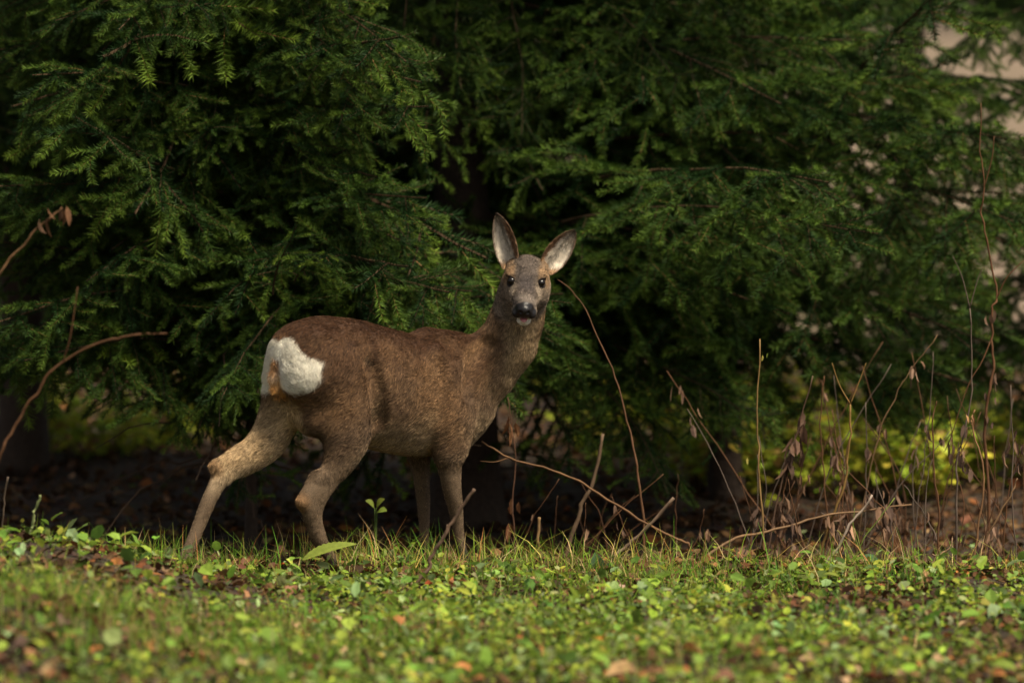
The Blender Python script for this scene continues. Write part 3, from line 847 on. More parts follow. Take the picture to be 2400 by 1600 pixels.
def vert_normals(V, Q):
    n_ = np.cross(V[Q[:, 2]] - V[Q[:, 0]], V[Q[:, 3]] - V[Q[:, 1]])
    N = np.zeros_like(V)
    for k in range(4):
        for ax in range(3):
            N[:, ax] += np.bincount(Q[:, k], n_[:, ax], len(V))
    return N / np.maximum(np.linalg.norm(N, axis=1, keepdims=True), 1e-12)
BN = vert_normals(BV, BQ)
if ((BV - BV.mean(0)) * BN).sum() < 0:
    BQ = BQ[:, ::-1]; BN = -BN
bcol, blen, bflow, bgloss, brump, bhead = coat(BV, BN)
allV, allQ, allC, allLn, allFl, allN, allG = [BV], [BQ], [bcol], [blen], [bflow], [BN], [bgloss]
off = len(BV)
for (EV, EQ, info, ax, fc, sd) in EARS:
    EN = vert_normals(EV, EQ)
    inner = info[:, 0] == 0
    if (EN[inner] @ fc).mean() < 0:
        EQ = EQ[:, ::-1]; EN = -EN
    tt, ss = info[:, 1], info[:, 2]
    nf = vnoise(EV * 120, 9)
    brown = np.array([.20, .125, .075])
    c = np.where(inner[:, None], np.array([.62, .55, .45])[None, :], brown[None, :])
    strk = vnoise(np.stack([tt * 7 + np.abs(ss) * 3, ss * 9, tt * 0], 1), 64)
    c = np.where(inner[:, None], c * (1 + .55 * np.clip(strk, -1, .3))[:, None], c)
    g_ = (inner * sstep(.45, .95, tt + .12 * nf))[:, None]
    c = c * (1 - g_) + np.array([.21, .165, .12]) * g_
    stripe = (inner * np.exp(-((ss - .0) / .16) ** 2) * sstep(.1, .4, tt) * .65)[:, None]
    c = c * (1 - stripe) + np.array([.10, .075, .055]) * stripe
    med = ss * np.sign(sd @ HA) * (1 if (EV.mean(0) - HC) @ HA < 0 else -1)          # the edge nearer the brow is brown-haired
    mb_t = .12 if (EV.mean(0) - HC) @ HA < 0 else .38
    mb = (inner * sstep(mb_t, mb_t + .18, med + .08 * nf) * sstep(.93, .7, tt))[:, None]
    c = c * (1 - mb) + np.array([.19, .105, .055]) * mb
    rim = (sstep(.84, 1.0, np.abs(ss)) * .8)[:, None]
    c = c * (1 - rim) + np.array([.12, .068, .038]) * rim
    tp = (sstep(.92, 1.0, tt))[:, None]
    c = c * (1 - tp) + np.array([.03, .02, .015]) * tp
    ro = (inner * sstep(.14, .0, tt))[:, None]
    c = c * (1 - ro) + np.array([.30, .18, .09]) * ro
    allV.append(EV); allQ.append(EQ + off); allC.append(c); allN.append(EN)
    allLn.append(np.where(inner, .017 * (1 - .6 * tt), .006))
    side_flow = np.where(inner[:, None], ax[None, :] * .8 - sd[None, :] * (ss * 1.0)[:, None], ax[None, :])
    allFl.append(side_flow); allG.append(np.zeros(len(EV)))
    off += len(EV)
DV, DQ, DC = np.concatenate(allV), np.concatenate(allQ), np.concatenate(allC)
DL, DF, DN, DG = np.concatenate(allLn), np.concatenate(allFl), np.concatenate(allN), np.concatenate(allG)

m_coat, nt, bs = mat_new('deer_coat')
at = nt.nodes.new('ShaderNodeVertexColor'); at.layer_name = 'coat'
tcd = nt.nodes.new('ShaderNodeTexCoord'); gr = nt.nodes.new('ShaderNodeTexNoise'); gr.inputs['Scale'].default_value = 460; gr.inputs['Detail'].default_value = 3
nt.links.new(tcd.outputs['Object'], gr.inputs['Vector'])
grm = nt.nodes.new('ShaderNodeMapRange'); grm.inputs['From Min'].default_value = .32; grm.inputs['From Max'].default_value = .68; grm.inputs['To Min'].default_value = .5; grm.inputs['To Max'].default_value = 1.45
nt.links.new(gr.outputs['Fac'], grm.inputs['Value'])
grs = nt.nodes.new('ShaderNodeVectorMath'); grs.operation = 'SCALE'
nt.links.new(at.outputs['Color'], grs.inputs[0]); nt.links.new(grm.outputs[0], grs.inputs['Scale'])
nt.links.new(grs.outputs[0], bs.inputs['Base Color'])
gl = nt.nodes.new('ShaderNodeVertexColor'); gl.layer_name = 'gloss'
mr = nt.nodes.new('ShaderNodeMapRange')
mr.inputs['To Min'].default_value = .85; mr.inputs['To Max'].default_value = .28
nt.links.new(gl.outputs['Color'], mr.inputs['Value'])
nt.links.new(mr.outputs[0], bs.inputs['Roughness'])
bs.inputs['Specular IOR Level'].default_value = .3
nz_ = nt.nodes.new('ShaderNodeTexNoise'); nz_.inputs['Scale'].default_value = 420
bp = nt.nodes.new('ShaderNodeBump'); bp.inputs['Strength'].default_value = .35; bp.inputs['Distance'].default_value = .002
nt.links.new(nz_.outputs['Fac'], bp.inputs['Height']); nt.links.new(bp.outputs[0], bs.inputs['Normal'])

deer = empty('roe_deer', tuple(D0), PHI)
tag(deer, 'roe deer doe with white rump patch looking back over its shoulder', 'deer')
me = mesh_np('body', DV, DQ, None, [m_coat], {'coat': DC, 'gloss': np.repeat(DG[:, None], 3, 1)}, smooth=True)
deer_body = link(bpy.data.objects.new('body', me), deer)

# ---- fur: short strands over the coat
def make_fur(n, seed):
    rng = np.random.default_rng(seed)
    T = np.concatenate([DQ[:, [0, 1, 2]], DQ[:, [0, 2, 3]]])
    ar = np.linalg.norm(np.cross(DV[T[:, 1]] - DV[T[:, 0]], DV[T[:, 2]] - DV[T[:, 0]]), axis=1)
    lt = DL[T].mean(1)
    ctr = DV[T].mean(1) - HC
    wgt = ar * np.where(lt < .0015, 0, 1) * np.where(lt < .007, 1.6, 1) * np.where(np.linalg.norm(ctr, axis=1) < .2, 2.2, 1)
    f = rng.choice(len(T), n, p=wgt / wgt.sum())
    r1, r2 = rng.random(n), rng.random(n)
    sq = np.sqrt(r1)
    bc = np.stack([1 - sq, sq * (1 - r2), sq * r2], 1)
    g = lambda A: (A[T[f]] * bc[:, :, None]).sum(1) if A.ndim == 2 else (A[T[f]] * bc).sum(1)
    P, N, C, Fl, Ln = g(DV), g(DN), g(DC), g(DF), g(DL)
    N /= np.linalg.norm(N, axis=1, keepdims=True) + 1e-9
    wob = np.stack([vnoise(P * 55, 21), vnoise(P * 55, 22), vnoise(P * 55, 23)], 1) * .35 + np.stack([vnoise(P * 16, 31), vnoise(P * 16, 32), vnoise(P * 16, 33)], 1) * .35
    Fl = Fl + wob + rng.normal(0, .18, (n, 3))
    Fl = Fl - N * (Fl * N).sum(1, keepdims=True)
    Fl /= np.linalg.norm(Fl, axis=1, keepdims=True) + 1e-9
    Ln = Ln * rng.uniform(.65, 1.25, n) * (1 + .25 * vnoise(P * 40, 44))
    rise = .42 + .18 * vnoise(P * 70, 45)
    pts = []
    for t in (0, .33, .67, 1.0):
        pts.append(P - N * .001 + Ln[:, None] * (Fl * (t * (.75 + .25 * t)) + N * (rise * (t - .45 * t * t))[:, None]))
    pts = np.stack(pts, 1)
    Cv = C * np.exp(rng.normal(0, .36, n) * np.where(C.mean(1) > .4, .3, 1))[:, None] * np.clip(1 + (.42 * vnoise(P * 230, 46) + .22 * vnoise(P * 120, 48) + .16 * vnoise(P * 60, 47)) * np.where(C.mean(1) > .4, .25, 1), .2, 2.2)[:, None]
    hg = np.where(np.linalg.norm(P - HC, axis=1) < .17, .55, 0) * np.where(C.mean(1) > .4, .2, 1)
    Cv = Cv * np.clip(1 + hg * (vnoise(P * 170, 51) + .7 * vnoise(P * 330, 52)), .3, 2)[:, None]
    band = (rng.random(n) < .16)[:, None] & (C.mean(1) < .35)[:, None]
    Cv = np.where(band, Cv * .45, Cv)
    return pts, np.clip(Cv, .003, .92)
def curves_obj(name, pts, col, rad, mat, parent):
    hc = bpy.data.hair_curves.new(name)
    n, k = pts.shape[:2]
    hc.add_curves([k] * n)
    hc.position_data.foreach_set('vector', pts.reshape(-1).astype(np.float32))
    ra = hc.attributes.get('radius') or hc.attributes.new('radius', 'FLOAT', 'POINT')
    ra.data.foreach_set('value', np.tile(np.asarray(rad, np.float32), n))
    ca = hc.attributes.new('coat', 'FLOAT_COLOR', 'CURVE')
    ca.data.foreach_set('color', np.concatenate([col, np.ones((n, 1))], 1).astype(np.float32).ravel())
    hc.materials.append(mat)
    return link(bpy.data.objects.new(name, hc), parent)
m_fur, nt, bs = mat_new('deer_fur')
at = nt.nodes.new('ShaderNodeAttribute'); at.attribute_name = 'coat'
nt.links.new(at.outputs['Color'], bs.inputs['Base Color'])
bs.inputs['Roughness'].default_value = .62
bs.inputs['Specular IOR Level'].default_value = .15
fp, fcol = make_fur(230000, 5)
curves_obj('fur', fp, fcol, (.00050, .00046, .00034, .00008), m_fur, deer)

# ---- eyes, tongue
m_eye, nt, bs = mat_new('deer_eye')
bs.inputs['Base Color'].default_value = (.006, .004, .003, 1)
bs.inputs['Roughness'].default_value = .04
bs.inputs['Specular IOR Level'].default_value = .35
m_tongue, nt, bs = mat_new('tongue')
bs.inputs['Base Color'].default_value = (.50, .20, .20, 1)
bs.inputs['Roughness'].default_value = .35
def ellipsoid_mesh(name, c, radii, axes, mat, nu=20, nv=12):
    V = [np.array([0, 0, 1.0])]
    for i in range(1, nv):
        for j in range(nu):
            th, ph = math.pi * i / nv, 2 * math.pi * j / nu
            V.append(np.array([math.sin(th) * math.cos(ph), math.sin(th) * math.sin(ph), math.cos(th)]))
    V.append(np.array([0, 0, -1.0]))
    q4, q3 = [], []
    for i in range(nv - 2):
        for j in range(nu):
            q4.append((1 + i * nu + j, 1 + (i + 1) * nu + j, 1 + (i + 1) * nu + (j + 1) % nu, 1 + i * nu + (j + 1) % nu))
    for j in range(nu):
        q3.append((0, 1 + j, 1 + (j + 1) % nu)); q3.append((len(V) - 1, 1 + (nv - 2) * nu + (j + 1) % nu, 1 + (nv - 2) * nu + j))
    V = np.array(V) * radii
    V = V[:, :1] * axes[0] + V[:, 1:2] * axes[1] + V[:, 2:] * axes[2] + c
    return mesh_np(name, V, q4, q3, [mat], smooth=True)
for s_ in (1, -1):
    link(bpy.data.objects.new('eye', ellipsoid_mesh('eye', hp(s_ * .0430, .0045, .0050), np.array([.0122, .0110, .0140]), HAX, m_eye)), deer_body)
link(bpy.data.objects.new('tongue', ellipsoid_mesh('tongue', hp(0, -.0535, .1065), np.array([.0105, .0042, .0165]), HAX, m_tongue)), deer_body)
# ------------------------------------------------------------------ ground cover, grass, litter
m_leaf = leaf_material('herb_leaf', .38, .5, .14)
m_grass = leaf_material('grass_blade', .40, .5, .14)
m_dry = leaf_material('dry_leaf', .15, .7, .15)
m_stem = leaf_material('dry_stem', 0, .7, .2)
rg = np.random.default_rng(101)
def scatter(n, x0, x1, y0, y1):
    x, y = rg.uniform(x0, x1, n), rg.uniform(y0, y1, n)
    return x, y
def pick(pal, n, jit=.22):
    pal = np.array(pal); w = pal[:, 3] / pal[:, 3].sum()
    c = pal[rg.choice(len(pal), n, p=w), :3]
    return c * np.exp(rg.normal(0, jit, (n, 1))) * np.exp(rg.normal(0, .07, (n, 3)))
GREENS = [(.17, .26, .035, 4), (.27, .36, .045, 2.6), (.38, .43, .055, 1.8), (.20, .27, .08, 2.5), (.29, .35, .15, 1.4), (.07, .12, .022, 3.5), (.42, .40, .07, .4)]
BROWNS = [(.085, .042, .018, 3), (.13, .068, .030, 3), (.050, .027, .014, 4), (.19, .075, .024, .7), (.22, .14, .070, .7)]
# low herb leaves in the open strip
n = 62000
x, y = scatter(n, -2.1, 2.1, -3.6, .22)
patch = vnoise(np.stack([x * 2.3, y * 2.3, x * 0], 1), 81) + .5 * vnoise(np.stack([x * 6, y * 6, x * 0], 1), 82)
edge = -.10 + .14 * vnoise(np.stack([x * 3, x * 0, x * 0], 1), 83) - .18 * sstep(.1, .9, x)
feet = np.exp(-((y + .12) / .25) ** 2) * sstep(.45, .2, x) * sstep(-1.15, -.9, x)       # trodden grassy bit at the hooves
keep = (y < edge + .18 * rg.random(n)) & (rg.random(n) < np.clip(.50 + .95 * patch, .04, 1) * (1 - .75 * feet))
x, y, patch = x[keep], y[keep], patch[keep]; n = len(x)
hgt = rg.uniform(.004, .065, n) * rg.uniform(.4, 1, n) * (1 + .5 * np.clip(patch, -.6, 1))
b = Bag()
b.add(*leaves(np.stack([x, y, terr(x, y) + hgt], 1), rg.uniform(0, 6.28, n), rg.normal(.2, .55, n), rg.normal(0, .55, n), rg.uniform(.009, .030, n) * (1 + .5 * (rg.random(n) < .08)),
              rg.uniform(.4, 1.15, n), rg.uniform(.4, 1.6, n), pick(GREENS, n)))
n = 900
x, y = scatter(n, -2.0, 2.0, -3.5, -.25)
keep = vnoise(np.stack([x * 3, y * 3, x * 0], 1), 87) > -.25
x, y = x[keep], y[keep]; n = len(x)
b.add(*leaves(np.stack([x, y, terr(x, y) + rg.uniform(.03, .085, n)], 1), rg.uniform(0, 6.28, n), rg.normal(.1, .5, n), rg.normal(0, .4, n), rg.uniform(.032, .060, n), rg.uniform(.5, 1.0, n), rg.uniform(.5, 1.8, n),
              pick([(.20, .32, .05, 3), (.32, .41, .06, 2.5), (.24, .34, .14, 1.5), (.13, .22, .04, 2)], n)))
tag(b.build('ground_cover', [m_leaf]), 'low leafy green plants carpeting the open strip', 'ground cover', kind='stuff')
# grass blades
def blades(x, y, h, lean, width, tint, seg=4):
    n = len(x)
    hd = rg.uniform(0, 6.28, n)
    t = np.linspace(0, 1, seg)[None, :]
    bend = lean[:, None] * t ** 2 * h[:, None]
    zz = terr(x, y)[:, None] - .005 + h[:, None] * (t - .28 * (lean[:, None] ** 2) * t ** 2)
    cx, cy = x[:, None] + np.cos(hd)[:, None] * bend, y[:, None] + np.sin(hd)[:, None] * bend
    fa = hd + np.pi / 2 + rg.normal(0, .6, n)
    w = width[:, None] * (1 - t ** 1.6 * .93) * .5
    V = np.stack([np.stack([cx - np.cos(fa)[:, None] * w, cy - np.sin(fa)[:, None] * w, zz], -1), np.stack([cx + np.cos(fa)[:, None] * w, cy + np.sin(fa)[:, None] * w, zz], -1)], 2)
    off = (np.arange(n) * seg * 2)[:, None, None]
    k = np.arange(seg - 1)
    Q = np.stack([2 * k, 2 * k + 1, 2 * k + 3, 2 * k + 2], 1)[None] + off
    return V.reshape(-1, 3), Q.reshape(-1, 4), None, np.repeat(tint, seg * 2, 0)
GRASS = [(.11, .22, .025, 5), (.20, .32, .035, 4), (.30, .30, .07, 1.6), (.44, .33, .15, 1.3), (.34, .20, .08, .6)]
b = Bag()
n = 40000
x, y = scatter(n, -2.1, 2.1, -3.6, .25)
patch = vnoise(np.stack([x * 2.0, y * 2.0, x * 0], 1), 91)
edge = -.10 + .14 * vnoise(np.stack([x * 3, x * 0, x * 0], 1), 83) - .18 * sstep(.1, .9, x)
keep = (y < edge + .22 * rg.random(n)) & (rg.random(n) < np.clip(.40 + 1.0 * patch, .08, 1))
x, y = x[keep], y[keep]; n = len(x)
b.add(*blades(x, y, rg.uniform(.04, .13, n) * rg.uniform(.6, 1.1, n) * (.8 + .5 * np.clip(patch[keep], 0, 1)), rg.uniform(.1, 1.0, n), rg.uniform(.0022, .0045, n), pick(GRASS, n)))
n = 4200                                                       # taller, thinner and drier round the hooves and along the edge
x, y = rg.uniform(-1.3, 1.7, n), rg.normal(-.06, .14, n) - .16 * sstep(.1, .9, rg.uniform(-1.3, 1.7, n) * 0)
y = y - .16 * sstep(.2, .9, x)
keep = rg.random(n) < np.where(x < .35, .95, .45) * np.clip(.6 + 1.0 * vnoise(np.stack([x * 7, y * 7, x * 0], 1), 97), .12, 1)
x, y = x[keep], y[keep]; n = len(x)
b.add(*blades(x, y, rg.uniform(.05, .18, n) * rg.uniform(.5, 1.05, n), rg.uniform(.1, 1.1, n), rg.uniform(.0020, .0042, n),
              pick([(.15, .30, .03, 4), (.26, .38, .04, 3), (.50, .42, .10, 2.6), (.60, .45, .22, 2.6), (.44, .20, .07, 1)], n)))
tag(b.build('grass', [m_grass]), 'short green and straw coloured grass in the open strip', 'grass', kind='stuff')
# leaf litter in the shade under the trees and between the herbs
b = Bag()
n = 26000
y = 9.5 * rg.random(n) ** 1.5 - .25; x = rg.uniform(-1, 1, n) * (2.1 + y * .14)
b.add(*leaves(np.stack([x, y, terr(x, y) + rg.uniform(.002, .022, n)], 1), rg.uniform(0, 6.28, n), rg.normal(.05, .35, n), rg.normal(0, .45, n), rg.uniform(.018, .05, n),
              rg.uniform(.7, 1.2, n), rg.uniform(.5, 3, n), pick(BROWNS, n, .35)))
n = 11000
x, y = scatter(n, -2.1, 2.1, -3.6, .1)
b.add(*leaves(np.stack([x, y, terr(x, y) + rg.uniform(.002, .028, n)], 1), rg.uniform(0, 6.28, n), rg.normal(.05, .4, n), rg.normal(0, .5, n), rg.uniform(.018, .042, n),
              rg.uniform(.7, 1.2, n), rg.uniform(.5, 3, n), pick(BROWNS, n, .35)))
tag(b.build('leaf_litter', [m_dry]), 'brown fallen leaf litter on the shaded forest floor', 'leaf litter', kind='stuff')
# sparse small green plants in the shade
b = Bag()
n = 900
y = .2 + 3.2 * rg.random(n); x = rg.uniform(-2.2, 2.2, n)
keep = vnoise(np.stack([x * 2.5, y * 2.5, x * 0], 1), 95) > .1
x, y = x[keep], y[keep]; n = len(x)
b.add(*leaves(np.stack([x, y, terr(x, y) + rg.uniform(.01, .06, n)], 1), rg.uniform(0, 6.28, n), rg.normal(.0, .4, n), rg.normal(0, .35, n), rg.uniform(.012, .032, n),
              rg.uniform(.7, 1.1, n), rg.uniform(.4, 1.6, n), pick(GREENS, n)))
tag(b.build('shade_herbs', [m_leaf]), 'scattered small green herbs on the shaded forest floor', 'ground cover', kind='stuff')
# yellow-green shrubs glowing beyond the trees
def shrub(px, Y, h, w, nl, label, group, pal, seed):
    r2 = np.random.default_rng(seed)
    p = at_y(px, 900, Y); gx_, zz = p[0], gz(p[0], Y)
    e = empty('leafy_shrub', (gx_, Y, zz)); tag(e, label, 'shrub', group)
    st_, lf = Bag(), Bag()
    for k in range(9):
        a, rr = r2.uniform(0, 6.28), r2.uniform(.3, 1) * w
        tip = np.array([math.cos(a) * rr, math.sin(a) * rr, h * r2.uniform(.55, 1)])
        P = spline([(tip[0] * .12, tip[1] * .12, -.02), (tip[0] * .45, tip[1] * .45, tip[2] * .7), tip], 7)
        st_.add(*tube(P, np.linspace(.004, .0015, 7), 4), (.16, .10, .05))
        m = nl // 9
        t = r2.uniform(.25, 1, m)
        pos = np.stack([np.interp(t, np.linspace(0, 1, 7), P[:, i]) for i in range(3)], 1) + r2.normal(0, .045, (m, 3))
        pos[:, 2] = np.abs(pos[:, 2])
        lf.add(*leaves(pos, r2.uniform(0, 6.28, m), r2.normal(-.1, .4, m), r2.normal(0, .4, m), r2.uniform(.025, .06, m), r2.uniform(.7, 1.1, m), r2.uniform(.4, 1.6, m), pick(pal, m)))
    st_.build('stems', [m_stem], e); lf.build('foliage', [m_leaf], e)
YEL = [(.44, .50, .05, 4), (.52, .50, .06, 2), (.28, .38, .05, 3), (.42, .26, .10, 1)]
k = 0
for px, Y, h, w in ((1640, 3.6, .24, .26), (1740, 3.2, .26, .26), (1850, 3.7, .30, .28), (1960, 3.3, .30, .28), (2060, 3.8, .30, .28), (2170, 3.3, .26, .28), (2290, 3.7, .26, .28), (1560, 4.4, .28, .28),
                    (2050, 4.6, .32, .32), (1800, 4.7, .32, .32), (1420, 4.6, .26, .28), (2230, 4.8, .30, .30)):
    shrub(px, Y, h, w, 330, 'low yellow-green shrub behind the dry weed stalks', 'yellow-green shrubs behind the weed stalks', YEL, 300 + k); k += 1
for px, Y, h, w in ((20, 4.3, .20, .26), (130, 4.6, .20, .26), (240, 4.2, .18, .26), (340, 4.7, .22, .26), (70, 5.2, .22, .28), (420, 4.9, .2, .26)):
    shrub(px, Y, h, w, 280, 'low yellow-green shrub beneath the tall spruce', 'yellow-green shrubs beneath the tall spruce', YEL, 300 + k); k += 1
# ------------------------------------------------------------------ dry stalks, canes, twigs, single plants, fallen leaves
rs = np.random.default_rng(202)
def hang_leaves(parent, origin, spots, n_each=3, size=(.022, .045), cols=((.17, .105, .07), (.12, .075, .055), (.22, .13, .08)), spread=.012):
    """withered leaves hanging from a stalk, each its own part"""
    for sp in spots:
        for k in range(n_each):
            p = np.asarray(sp) + rs.normal(0, spread, 3) - origin
            b = Bag()
            one = lambda v: np.array([v])
            b.add(*leaves(p[None], one(rs.uniform(0, 6.28)), one(rs.uniform(-1.9, -.9)), one(rs.uniform(-1, 1)), one(rs.uniform(*size)), one(rs.uniform(.22, .5)), one(rs.uniform(-2.2, 2.2)),
                          (np.array(cols[rs.integers(len(cols))]) * math.exp(rs.normal(0, .2)))[None]))
            b.build('withered_leaf', [m_dry], parent)
def stalk(name, label, cat, px, Y, r0, r1, col, ground=True, group=None, leaf_t=(), branches=(), nl=3, lsize=(.022, .045), lcols=None, Yend=None, smooth_n=None):
    """a stem through picture points at depth Y (Y to Yend), first point at its foot"""
    Ys = np.linspace(Y, Y if Yend is None else Yend, len(px))
    P = [at_y(a, b_, yy) for (a, b_), yy in zip(px, Ys)]
    if ground:
        g = gz(P[0][0], P[0][1]) - .02
        if P[0][2] > g + .005:
            d = P[0] - P[1]; d = d / np.linalg.norm(d)
            f = np.array([P[0][0] + d[0] * .5 * (P[0][2] - g), P[0][1], g])
            P = [f] + P
    P = np.array(P)
    n = smooth_n or max(6, 5 * len(P))
    S = spline(P, n)
    kink = np.cumsum(rs.normal(0, .0022, S.shape), 0); kink -= np.linspace(0, 1, n)[:, None] * kink[-1]
    S += kink
    o = S[0].copy()
    e = empty(name, tuple(o)); tag(e, label, cat, group)
    c = np.array(col) * .72
    rad = np.linspace(r0, r1, n) * (1 + .10 * np.sin(np.arange(n) * 2.1))
    b = Bag(); V, Q, T = tube(S - o, rad, 7)
    tint = c[None] * (1 + .25 * vnoise(V * 40, 7))[:, None]
    b.add(V, Q, T, tint); stem_o = b.build('stem', [m_stem], e, True)
    for br, rb in branches:
        B = np.array([at_y(a, b_, Y) for a, b_ in br])
        i = int(np.argmin(np.linalg.norm(S - B[0], axis=1))); B[0] = S[i]
        bS = spline(B, 12)
        b = Bag(); V, Q, T = tube(bS - o, np.linspace(rb, rb * .5, 12), 6); b.add(V, Q, T, c); b.build('side_stem', [m_stem], e, True)
    spots = [S[min(n - 1, int(t * (n - 1)))] for t in leaf_t]
    kw = {} if lcols is None else {'cols': lcols}
    if spots: hang_leaves(stem_o, o, spots, nl, lsize, **kw)
    return e, S
RED, TAN, GREY, YELB = (.15, .070, .032), (.22, .13, .065), (.15, .11, .085), (.28, .165, .05)
W = 'weed stalk'
stalk('weed_stalk', 'upright ochre stalk with tiny green leaves at its bare tip', W, [(1786, 1330), (1785, 1161), (1781, 1085), (1779, 957), (1781, 794)], .30, .0036, .0020, (.30, .185, .07),
      leaf_t=(.62, .97), nl=3, lsize=(.014, .024), lcols=((.22, .30, .05), (.30, .26, .06)))
stalk('weed_stalk', 'yellow-brown stalk forking in two near its top', W, [(1928, 1330), (1952, 1222), (1980, 1141), (1990, 1059), (1993, 947)], .45, .0048, .0030, YELB,
      branches=(([(1993, 950), (1967, 901), (1950, 850)], .0022), ([(1993, 950), (2013, 896), (2030, 850)], .0022)))
stalk('weed_stalk', 'thin brown stalk bending between the ochre stalk and the forked one', W, [(1950, 1290), (1947, 1202), (1934, 1085), (1927, 967), (1932, 880)], .7, .0028, .0014, RED, leaf_t=(.5,))
stalk('dead_twig', 'pale grey dead twig leaning out of the grass below the forked stalk', 'twig', [(1896, 1370), (1947, 1307), (1988, 1233), (2044, 1159)], -.10, .0046, .0030, (.42, .33, .26))
stalk('green_stem', 'thin fresh green stem leaning beside the pale dead twig', 'plant stem', [(2000, 1335), (2003, 1304), (2029, 1258), (2097, 1166)], .0, .0026, .0013, (.20, .27, .05),
      branches=(([(2010, 1290), (2000, 1240), (2003, 1190)], .0014),))
stalk('green_stem', 'olive stem crossing behind the thin fresh green stem', 'plant stem', [(2034, 1390), (1998, 1314), (1975, 1265), (1962, 1243)], -.05, .0036, .0020, (.22, .21, .07))
stalk('cane', 'long tan cane rising from the grass across the weed stalks', 'cane', [(1571, 1358), (1645, 1309), (1731, 1263), (1800, 1246), (1906, 1222), (2020, 1200), (2136, 1182)], .15, .0052, .0025, TAN, ground=True, Yend=.55)
stalk('weed_stalk', 'slender tan stalk slanting up through the low dark spruce', W, [(2050, 1060), (2095, 937), (2131, 870), (2197, 784)], .8, .0024, .0012, TAN, leaf_t=(.35, .75), nl=2)
stalk('weed_stalk', 'thin grey stalk beside the slanting tan stalk', W, [(2155, 1150), (2161, 1110), (2182, 988), (2187, 824)], .75, .0022, .0012, GREY, leaf_t=(.6,), nl=2)
stalk('weed_stalk', 'straight reddish stalk standing in the grass tuft', W, [(2194, 1320), (2192, 1192), (2187, 1110), (2189, 998), (2195, 940)], .25, .0034, .0018, RED, leaf_t=(.8,), nl=2)
stalk('weed_stalk', 'tallest reddish stalk twining up past the low dark spruce', W, [(2318, 1100), (2314, 967), (2330, 896), (2335, 804), (2330, 727), (2339, 696), (2321, 598), (2304, 504), (2308, 446), (2295, 357), (2299, 241)], .6, .0050, .0016, RED,
      branches=(([(2308, 446), (2325, 370), (2330, 320)], .0022), ([(2330, 700), (2360, 650), (2400, 610)], .0025), ([(2335, 800), (2300, 850), (2268, 906), (2222, 1044)], .0026)), leaf_t=(.18, .24, .3, .46), nl=3)
stalk('weed_stalk', 'grey-brown stalk with a forked twiggy top and drooping withered leaves', W, [(2243, 1350), (2250, 1232), (2253, 1085), (2268, 1008), (2281, 906), (2273, 722)], .45, .0042, .0018, GREY,
      branches=(([(2273, 730), (2255, 650), (2233, 600)], .0018), ([(2274, 735), (2290, 660), (2304, 625)], .0018)), leaf_t=(.55, .62, .7), nl=4)
stalk('weed_stalk', 'tan stalk with a kink halfway and one bright curled leaf', W, [(2284, 1345), (2299, 1233), (2307, 1100), (2279, 1003), (2285, 960)], .35, .0036, .0022, (.32, .17, .08), leaf_t=(.97,), nl=3, lcols=((.42, .24, .11), (.32, .2, .1)))
stalk('dead_twig', 'short tan twig slanting out of the thicket beside the kinked stalk', 'twig', [(2296, 1300), (2330, 1228), (2370, 1161), (2385, 1120)], .2, .0036, .0022, TAN)
stalk('dead_twig', 'small hooked twig at the foot of the straight reddish stalk', 'twig', [(2187, 1299), (2205, 1297), (2220, 1286), (2233, 1256)], .1, .0028, .0018, (.38, .24, .14), ground=False)
stalk('weed_stalk', 'long bare brown stalk arching up beside the throat of the deer', W, [(1513, 1320), (1510, 1166), (1496, 1074), (1479, 988), (1459, 890), (1404, 775), (1364, 707), (1307, 655)], .55, .0048, .0012, (.16, .08, .04))
stalk('cane', 'arching brown cane running down from the chest of the deer to the ground', 'cane', [(1610, 1300), (1594, 1269), (1513, 1232), (1387, 1154), (1307, 1114), (1192, 1082), (1129, 1034)], .45, .0046, .0028, (.20, .105, .048), branches=(([(1195, 1083), (1160, 1082), (1125, 1080)], .0022),))
stalk('dead_plant', 'thick pale dead stem leaning behind the arching brown cane', 'dead plant', [(1325, 1310), (1364, 1200), (1387, 1143), (1413, 1016)], .75, .0075, .0050, (.17, .11, .065))
stalk('dead_twig', 'broken grey stick leaning to the ground in front of the long bare stalk', 'twig', [(1440, 1305), (1467, 1286), (1513, 1246), (1579, 1166)], .30, .0058, .0050, (.20, .135, .09))
stalk('stub', 'short upright brown stub in the grass before the front hooves', 'stub', [(1255, 1330), (1259, 1270), (1264, 1212)], .25, .0052, .0046, (.27, .165, .07))
stalk('dead_twig', 'thin reddish twig lying low along the edge of the grass', 'twig', [(1479, 1309), (1617, 1332), (1754, 1355)], .0, .0028, .0018, (.26, .14, .08), ground=False)
stalk('dead_twig', 'brown branched twig standing in front of the front leg of the deer', 'twig', [(978, 1361), (1005, 1328), (1024, 1290), (1052, 1235), (1085, 1188), (1112, 1145)], -.62, .0058, .0046, (.17, .105, .07), branches=(([(1034, 1275), (1044, 1250), (1048, 1228)], .003),))
stalk('cane', 'reddish branched cane arching in front of the young spruce', 'cane', [(-45, 1230), (10, 1069), (38, 1012), (72, 955), (110, 902), (153, 854), (244, 801), (311, 787), (392, 782)], -1.35, .0044, .0028, (.12, .055, .024),
      branches=(([(155, 852), (165, 787), (182, 672)], .0026),), leaf_t=(.10, .14), nl=3, lsize=(.04, .07), lcols=((.22, .13, .08),))
e, S = stalk('cane', 'brown cane with a withered leaf bunch at its tip before the young spruce', 'cane', [(-70, 800), (0, 639), (43, 586), (90, 535), (145, 486)], -1.15, .0038, .0026, (.17, .09, .04), ground=False, leaf_t=(.86, .93, 1.0), nl=3, lsize=(.03, .055), lcols=((.13, .065, .033), (.10, .055, .033)))
